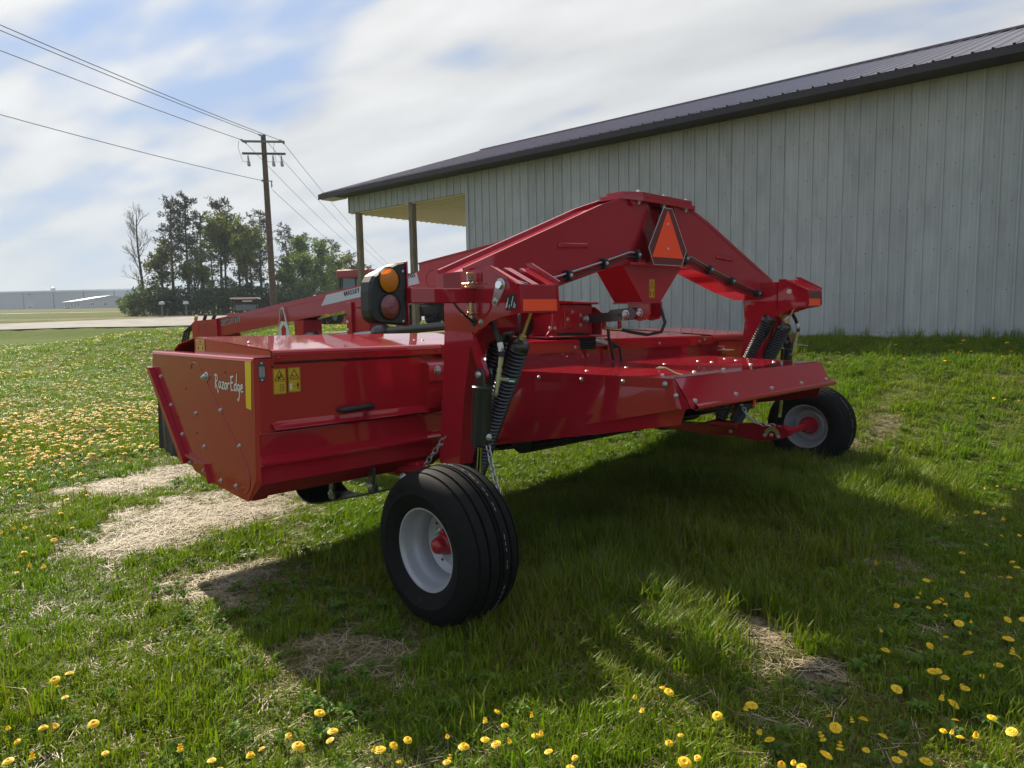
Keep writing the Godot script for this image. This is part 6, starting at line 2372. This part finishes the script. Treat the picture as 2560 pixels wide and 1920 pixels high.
	for q in [[0.7, 0.55, 0.0], [0.7, 0.7, -0.35], [0.72, 0.5, 0.3]]:
		b = MB.new()
		b.tube([Vector3(q[0], q[1], q[2]), Vector3(q[0], q[1] + 0.02, q[2] + 0.22)], 0.02, 6)
		part("side_step", b, M.chrome, g)


# ---------------------------------------------------------------- lawn
func blade(b: MB, root: Vector3, lean: Vector3, tall: float, wide: float, c: Color) -> void:
	var side := lean.cross(Vector3.UP).normalized() * wide
	if side.length() < 1e-5:
		side = Vector3(wide, 0, 0)
	var mid := root + Vector3(0, tall * 0.58, 0) + lean * tall * 0.28
	var tip := root + Vector3(0, tall * (0.98 - lean.length() * 0.25), 0) + lean * tall * 0.95
	b.col = c
	b.quad(root - side, mid - side * 0.75, mid + side * 0.75, root + side)
	b.tri(mid - side * 0.75, tip, mid + side * 0.75)


func tuft_mesh(n: int, spread: float, tall: float, wide: float, dry: float, flop: float) -> ArrayMesh:
	var b := MB.new()
	b.use_col = true
	for k in n:
		var a := rng.randf() * TAU
		var r := spread * sqrt(rng.randf())
		var la := rng.randf() * TAU
		var lean := Vector3(cos(la), 0, sin(la)) * flop * rng.randf_range(0.2, 1.2)
		var g := rng.randf_range(0.75, 1.25)
		var c := Color(0.125 * g, 0.21 * g, 0.012 * g).lerp(Color(0.185 * g, 0.235 * g, 0.018 * g), rng.randf())
		if rng.randf() < dry:
			c = Color(0.27 * g, 0.215 * g, 0.115 * g)
			lean *= 1.8
		blade(b, Vector3(cos(a) * r, -0.006, sin(a) * r), lean, tall * rng.randf_range(0.55, 1.2), wide * rng.randf_range(0.7, 1.2), c)
	return b.mesh()


func scatter(called: String, mesh: Mesh, material: Material, xfs: Array, cols: Array) -> void:
	if xfs.is_empty():
		return
	var mm := MultiMesh.new()
	mm.transform_format = MultiMesh.TRANSFORM_3D
	mm.use_colors = true
	mm.mesh = mesh
	mm.instance_count = xfs.size()
	for k in xfs.size():
		mm.set_instance_transform(k, xfs[k])
		mm.set_instance_color(k, cols[k])
	var o := MultiMeshInstance3D.new()
	o.name = numbered(called)
	o.multimesh = mm
	o.material_override = material
	stuff(o)
	add_child(o)


func in_mower(x: float, z: float) -> Vector2:
	var p := Vector3(x, 0, z) - MOWER_AT
	var t := deg_to_rad(MOWER_TURN)
	return Vector2(p.dot(Vector3(cos(t), 0, -sin(t))), p.dot(Vector3(sin(t), 0, cos(t))))


func lush_at(x: float, z: float) -> float:
	var q := in_mower(x, z)
	var a := (1.0 - ss(1.9, 2.7, absf(q.x))) * ss(-1.3, -0.6, q.y) * (1.0 - ss(0.9, 1.6, q.y))
	return a


func make_lawn() -> void:
	var gm := foliage("grass_blade", Color(1, 1, 1), Color(0.85, 0.95, 0.35))
	gm.roughness = 0.45
	gm.metallic_specular = 0.35
	var kinds := [tuft_mesh(15, 0.05, 0.048, 0.0027, 0.12, 0.85), tuft_mesh(15, 0.055, 0.04, 0.0023, 0.38, 1.1), tuft_mesh(13, 0.045, 0.125, 0.003, 0.06, 0.6), tuft_mesh(14, 0.055, 0.065, 0.003, 0.05, 0.8)]
	var xfs := [[], [], [], []]
	var cols := [[], [], [], []]
	var zones := [[1.3, 4.2, 950.0, 1.0], [4.2, 7.5, 620.0, 1.1], [7.5, 12.5, 300.0, 1.35], [12.5, 22.0, 95.0, 2.0], [22.0, 47.5, 22.0, 3.2]]
	var half := deg_to_rad(43.0)
	for q in zones:
		var area: float = half * (q[1] * q[1] - q[0] * q[0])
		for k in int(area * q[2]):
			var r := sqrt(lerpf(q[0] * q[0], q[1] * q[1], rng.randf()))
			var az := rng.randf_range(-half, half)
			var x := sin(az) * r
			var z := -cos(az) * r
			var w := wall_uv(x, z)
			if w.y < 0.05 and w.x < 16.0:
				continue
			if -z > 48.2:
				continue
			var bare := bare_at(x, z)
			if rng.randf() < bare * 1.08 - 0.04:
				continue
			if gravel_at(x, z) > rng.randf() * 0.8:
				continue
			var lush := lush_at(x, z)
			var patch := fine.get_noise_2d(x * 2.2 + 31.0, z * 2.2) * 0.5 + 0.5
			var dryness := lump.get_noise_2d(x * 5.0 + 9.0, z * 5.0) * 0.5 + 0.5
			var kind := 0
			if rng.randf() < lush * 0.75:
				kind = 2
			elif rng.randf() < clampf(patch * 2.2 - 1.0, 0.0, 0.8) or bare > 0.3:
				kind = 1
			elif rng.randf() < 0.45:
				kind = 3
			elif rng.randf() < 0.03 and r < 12.0:
				kind = 2
			var sc: float = q[3] * rng.randf_range(0.75, 1.25) * (1.0 + 0.25 * lush)
			var up: float = (sc if r < 12.5 else sc * 0.62) * lerpf(0.65, 1.5, clampf(lump.get_noise_2d(x * 9.0, z * 9.0) * 0.9 + 0.45, 0.0, 1.0))
			var bs := Basis(Vector3.UP, rng.randf() * TAU).scaled(Vector3(sc, up, sc))
			xfs[kind].append(Transform3D(bs, Vector3(x, height_at(x, z) - 0.004, z)))
			var g := lerpf(0.8, 1.2, rng.randf())
			var warm := lerpf(0.85, 1.25, dryness)
			cols[kind].append(Color(g * warm, g, g * 0.9))
	for k in 420:
		var u := rng.randf_range(-6.0, 10.3)
		if fine.get_noise_2d(u * 3.0, 4.0) < 0.05 and rng.randf() < 0.7:
			continue
		var p := WALL_AT + WALL_ALONG * u + WALL_OUT * rng.randf_range(0.02, 0.16)
		var sc := rng.randf_range(0.8, 2.2)
		xfs[2].append(Transform3D(Basis(Vector3.UP, rng.randf() * TAU).scaled(Vector3(1.1, sc, 1.1)), Vector3(p.x, height_at(p.x, p.z) - 0.004, p.z)))
		cols[2].append(Color(0.9, 0.95, 0.8))
	for k in 4:
		scatter("grass", kinds[k], gm, xfs[k], cols[k])

	# broad-leaved weeds low in the turf
	var wb := MB.new()
	wb.use_col = true
	for k in 9:
		var a := TAU * k / 9.0 + rng.randf_range(-0.3, 0.3)
		var dir := Vector3(cos(a), 0, sin(a))
		var side := Vector3(-sin(a), 0, cos(a))
		var l := rng.randf_range(0.07, 0.13)
		var g := rng.randf_range(0.8, 1.2)
		wb.col = Color(0.10 * g, 0.175 * g, 0.02 * g)
		var prev := []
		for j in 7:
			var t := j / 6.0
			var w := 0.016 * sin(PI * clampf(t * 0.95 + 0.05, 0, 1)) * (1.25 if j % 2 == 1 else 0.7)
			var c := dir * l * t + Vector3(0, 0.045 * sin(PI * t * 0.75) + 0.01, 0)
			var row := [c - side * w, c + Vector3(0, -0.004, 0), c + side * w]
			if j > 0:
				wb.quad(prev[0], row[0], row[1], prev[1])
				wb.quad(prev[1], row[1], row[2], prev[2])
			prev = row
	var wx := []
	var wc := []
	for k in 5200:
		var r := sqrt(lerpf(1.7, 130.0, rng.randf()))
		var az := rng.randf_range(-half, half)
		var x := sin(az) * r
		var z := -cos(az) * r
		var w := wall_uv(x, z)
		if w.y < 0.2 or bare_at(x, z) > 0.5 or fine.get_noise_2d(x * 1.6 + 5.0, z * 1.6) < -0.05:
			continue
		var s := rng.randf_range(0.28, 0.6)
		wx.append(Transform3D(Basis(Vector3.UP, rng.randf() * TAU).scaled(Vector3(s, s * rng.randf_range(0.8, 1.5), s)), Vector3(x, height_at(x, z) + 0.012, z)))
		var g := rng.randf_range(0.8, 1.25)
		wc.append(Color(g, g, g))
	scatter("weed_leaves", wb.mesh(), gm, wx, wc)

	# chaff and dead stems on the worn soil and through the turf
	var cb := MB.new()
	cb.use_col = true
	for k in 9:
		var a := rng.randf() * TAU
		var c := Vector3(rng.randf_range(-0.06, 0.06), rng.randf_range(0.002, 0.012), rng.randf_range(-0.06, 0.06))
		var d := Vector3(cos(a), rng.randf_range(-0.12, 0.12), sin(a)) * rng.randf_range(0.015, 0.05)
		var g := rng.randf_range(0.7, 1.25)
		cb.col = Color(0.36 * g, 0.29 * g, 0.185 * g)
		var s := Vector3(-sin(a), 0, cos(a)) * 0.0013
		cb.quad(c - d - s, c + d - s, c + d + s, c - d + s)
	var cx := []
	var cc := []
	for k in 52000:
		var r := sqrt(lerpf(1.7, 150.0, rng.randf()))
		var az := rng.randf_range(-half, half)
		var x := sin(az) * r
		var z := -cos(az) * r
		var bare := bare_at(x, z)
		if rng.randf() > maxf(bare, 0.1):
			continue
		if wall_uv(x, z).y < 0.1:
			continue
		var s := rng.randf_range(0.7, 1.3)
		cx.append(Transform3D(Basis(Vector3.UP, rng.randf() * TAU).scaled(Vector3(s, s, s)), Vector3(x, height_at(x, z) + 0.003, z)))
		var g := rng.randf_range(0.7, 1.15)
		cc.append(Color(g, g, g))
	var cm := foliage("dry_chaff", Color(1, 1, 1), Color(0.2, 0.18, 0.1))
	scatter("dry_chaff", cb.mesh(), cm, cx, cc)
	make_dandelions()


func make_dandelions() -> void:
	var hb := MB.new()
	hb.use_col = true
	for ring in 3:
		var n: int = [20, 16, 10][ring]
		var r: float = [0.0215, 0.0175, 0.0115][ring]
		var y: float = [0.0, 0.002, 0.004][ring]
		for k in n:
			var a := TAU * (k + 0.37 * ring) / n
			var c := Vector3(cos(a), 0, sin(a))
			var s := Vector3(-sin(a), 0, cos(a)) * 0.0030
			var g := rng.randf_range(0.85, 1.1)
			hb.col = [Color(0.82 * g, 0.60 * g, 0.006), Color(0.82 * g, 0.56 * g, 0.005), Color(0.78 * g, 0.46 * g, 0.004)][ring]
			var p0 := c * 0.002 + Vector3(0, y, 0)
			var p1 := c * r * 0.7 + Vector3(0, y + 0.002 + 0.001 * ring, 0)
			var p2 := c * r * rng.randf_range(0.92, 1.08) + Vector3(0, y + 0.0005 + 0.0015 * ring, 0)
			hb.quad(p0 - s * 0.4, p1 - s, p1 + s, p0 + s * 0.4)
			hb.quad(p1 - s, p2 - s * 0.8, p2 + s * 0.8, p1 + s)
	hb.col = Color(0.06, 0.11, 0.02)
	hb.tri(Vector3(0.006, -0.001, 0), Vector3(-0.003, -0.001, 0.005), Vector3(0, -0.010, 0))
	hb.tri(Vector3(-0.003, -0.001, 0.005), Vector3(-0.003, -0.001, -0.005), Vector3(0, -0.010, 0))
	hb.tri(Vector3(-0.003, -0.001, -0.005), Vector3(0.006, -0.001, 0), Vector3(0, -0.010, 0))
	var head := hb.mesh()
	var pm := foliage("dandelion_petal", Color(1, 1, 1), Color(0.5, 0.42, 0.1))
	var sb := MB.new()
	sb.tube([Vector3(0, 0, 0), Vector3(0.006, 0.5, 0), Vector3(0, 1.0, 0)], [0.0022, 0.002, 0.0018], 5, false)
	var stem := sb.mesh()
	var sm := mat("dandelion_stem", Color(0.16, 0.17, 0.05), 0.6)
	var spots := []
	var px := [-1.19, -2.3, -0.92, -2.34, -0.84, -2.39, -0.76, -2.52, -0.68, -2.4, -0.68, -2.36, -0.92, -2.24, -1.04, -2.21, -1.01, -2.2, -0.78, -2.31, -0.76, -2.3, -0.49, -2.3, -0.44, -2.3, -0.39, -2.3, -0.5, -2.25, -0.41, -2.23, -0.51, -2.18, -0.25, -2.3, -0.24, -2.23, -0.19, -2.25, -0.12, -2.38, -0.12, -2.33, -0.05, -2.35, -0.08, -2.28, -0.03, -2.29, -0.08, -2.49, 0.05, -2.43, 0.06, -2.36, 0.08, -2.34, 0.1, -2.23, 0.19, -2.23, 0.17, -2.17, 0.04, -2.16, -0.24, -2.16, 3.19, -5.22, 3.13, -4.83, 3.14, -4.71, 3.95, -5.56, 4.06, -5.68, 3.74, -5.4, 3.96, -5.39, 3.34, -4.63, 3.51, -4.97, 3.34, -4.9, 3.33, -4.81, 2.09, -3.89, 2.27, -3.67, 2.19, -3.58, 2.08, -3.45, 2.2, -3.46, 2.02, -3.37, 2.27, -3.37, 2.15, -3.35, 2.09, -3.32, 2.01, -3.26, 1.89, -3.32, 2.07, -3.22, 1.66, -3.03, 1.62, -2.92, 1.84, -2.96, 1.94, -3.01, 2.07, -3.12, 2.14, -3.14, 2.08, -3.05, 2.62, -3.63, 2.67, -3.63, 2.88, -3.9, 2.87, -3.85, 2.32, -3.15, 2.37, -3.11, 2.21, -2.99, 2.12, -2.84, 2.12, -2.81, 2.02, -2.78, 1.93, -2.84, 1.9, -2.7, 1.69, -2.69, 1.7, -2.67, 1.72, -2.66, 1.77, -2.63, 1.75, -2.58, 1.47, -2.56, 1.6, -2.49, 1.66, -2.51, 1.73, -2.4, 1.51, -2.33, 1.57, -2.36, 1.52, -2.3, 1.55, -2.3, 1.6, -2.29, 1.73, -2.3, 1.22, -2.4, 1.27, -2.42, 1.12, -2.37, 1.13, -2.34, 1.06, -2.28, 1.09, -2.22, 1.2, -2.26, 1.29, -2.32, 1.36, -2.18, 1.25, -2.16, 1.28, -2.18, 1.02, -2.17, 0.93, -2.15, 0.9, -2.14, 0.86, -2.14, 5.27, -7.17, 3.21, -4.3, 3.17, -4.4, 2.91, -4.17, 2.74, -4.13, 1.16, -2.89, 0.57, -2.6, 0.59, -2.58, 0.45, -2.54, 0.46, -2.44, 0.72, -2.38, 0.88, -2.48, 0.84, -2.43, 0.84, -2.29, 0.88, -2.3, 0.53, -2.31, 0.57, -2.31, 0.6, -2.2, 0.55, -2.17, 5.13, -7.35, 5.21, -7.29, -3.13, -4.27, -3.19, -4.39, -3.0, -4.05, -2.94, -4.08, -2.91, -4.16, -3.14, -4.4, -3.18, -4.72, -3.14, -4.61, -3.39, -4.96, -3.31, -4.81, -3.25, -4.98, -3.32, -5.04, -3.41, -5.04, -3.49, -5.34, -3.8, -5.78, -3.75, -5.65, -3.57, -5.35, -3.35, -4.65, -3.42, -4.82, -3.43, -4.92, -3.63, -4.92, -3.58, -4.96, -3.74, -5.09, -3.63, -4.79, -3.75, -5.35, -3.72, -5.27, -4.4, -7.76, -4.38, -7.46, -4.46, -7.51, -3.75, -6.94, -4.08, -6.74, -3.69, -6.46, -4.44, -6.78, -4.22, -6.67, -4.19, -6.49, -3.84, -6.11, -1.94, -2.87, -1.97, -2.82, -1.92, -2.76, -1.81, -2.64, -1.82, -2.38, -1.75, -2.42, -1.91, -2.46, -1.75, -2.24, -1.73, -2.46, -1.66, -2.23, -1.59, -2.46, -1.46, -2.31]
	for k in range(0, px.size(), 2):
		spots.append(Vector2(px[k], px[k + 1]))
	# the yellow field beyond: thick in drifts
	var wild := []
	var half := deg_to_rad(44.0)
	for k in 60000:
		var r := sqrt(lerpf(16.0, 2250.0, rng.randf() * rng.randf()))
		var az := rng.randf_range(-half, half * 0.95)
		var x := sin(az) * r
		var z := -cos(az) * r
		var d := -z
		if d > 47.0:
			continue
		var w := wall_uv(x, z)
		if w.y < 0.6 and w.x < 18.0:
			continue
		var n := lump.get_noise_2d(x * 2.3 + 3.0, z * 2.3) + 0.6 * fine.get_noise_2d(x * 2.0, z * 2.0)
		var want := 0.0
		# thick stand on the open lawn
		want = maxf(want, ss(-2.9, -4.2, x) * ss(5.2, 6.6, d) * (1.0 - ss(13.0, 16.0, d)) * clampf(0.62 + n * 1.5, 0.04, 1.0))
		want = maxf(want, ss(-4.0, -6.5, x) * ss(13.0, 15.0, d) * clampf(0.12 + n * 0.9, 0.012, 0.5))
		# the bright drift running across
		want = maxf(want, ss(-8.0, -12.0, x) * exp(-pow((d - 31.0 - 3.0 * sin(x * 0.25)) / 2.0, 2.0)) * clampf(0.9 + n, 0.2, 1.0))
		want = maxf(want, ss(1.0, 4.0, x) * 0.05 * clampf(0.3 + n, 0.0, 1.0) * (1.0 - ss(9.0, 12.0, d)))
		var mq := in_mower(x, z)
		if absf(mq.x) < 3.4 and mq.y > -2.6 and mq.y < 1.8:
			continue
		if bare_at(x, z) > 0.25:
			continue
		if rng.randf() < want:
			wild.append(Vector2(x, z))
	wild.sort_custom(func(a, b): return a.length_squared() < b.length_squared())
	var xfs := []
	var cols := []
	var i := 0
	var single := 300 - spots.size()
	for w in wild:
		if i < single:
			spots.append(w)
			i += 1
			continue
		var s := rng.randf_range(0.8, 1.25) * (1.0 if w.length() < 20.0 else 1.3)
		var y := height_at(w.x, w.y) + rng.randf_range(0.05, 0.10)
		var tilt := Basis(Vector3(rng.randf_range(-1, 1), 0, rng.randf_range(-1, 1)).normalized(), rng.randf_range(0.0, 0.5)) * Basis(Vector3.UP, rng.randf() * TAU)
		xfs.append(Transform3D(tilt.scaled_local(Vector3(s, s, s)), Vector3(w.x, y, w.y)))
		var g := rng.randf_range(0.85, 1.1)
		cols.append(Color(g, g, g * 0.9))
	scatter("dandelion_heads", head, pm, xfs, cols)
	for p in spots:
		var s := rng.randf_range(0.5, 1.0)
		var tall := rng.randf_range(0.055, 0.11)
		var q := in_mower(p.x, p.y)
		var label := "yellow dandelion flower in the sunny lawn beyond the worn soil"
		if p.y > -2.6 and p.x < 0.0:
			label = "yellow dandelion flower in the near grass in front of the wheel"
		elif p.x > 0.0 and p.y > -3.6:
			label = "yellow dandelion flower in the shaded near grass by the dark soil"
		elif p.x > 0.0:
			label = "yellow dandelion flower in the grass past the machine's shadow"
		var o := thing("dandelion", label, "flower", Vector3(p.x, height_at(p.x, p.y) - 0.01, p.y), rng.randf() * TAU, label.replace("yellow dandelion flower", "dandelions"))
		put("stem", stem, sm, o, Transform3D(Basis.IDENTITY.scaled(Vector3(1, tall, 1)), Vector3.ZERO))
		var tilt := Basis(Vector3(rng.randf_range(-1, 1), 0, rng.randf_range(-1, 1)).normalized(), rng.randf_range(0.0, 0.6))
		var shut := rng.randf_range(1.0, 1.5) if rng.randf() < 0.75 else rng.randf_range(2.0, 4.0)
		put("flower_head", head, pm, o, Transform3D(tilt.scaled_local(Vector3(s / sqrt(shut) * 1.1, s * shut, s / sqrt(shut) * 1.1)), Vector3(0, tall + 0.006, 0)))


func _ready() -> void:
	rng.seed = 20240517
	lump.seed = 77
	lump.frequency = 0.11
	lump.fractal_octaves = 3
	fine.seed = 78
	fine.frequency = 0.25
	fine.fractal_octaves = 3
	make_view()
	make_materials()
	make_ground()
	make_barn()
	make_utility_pole()
	make_far_buildings()
	make_trees()
	make_mower()
	make_yard_vehicles()
	make_lawn()
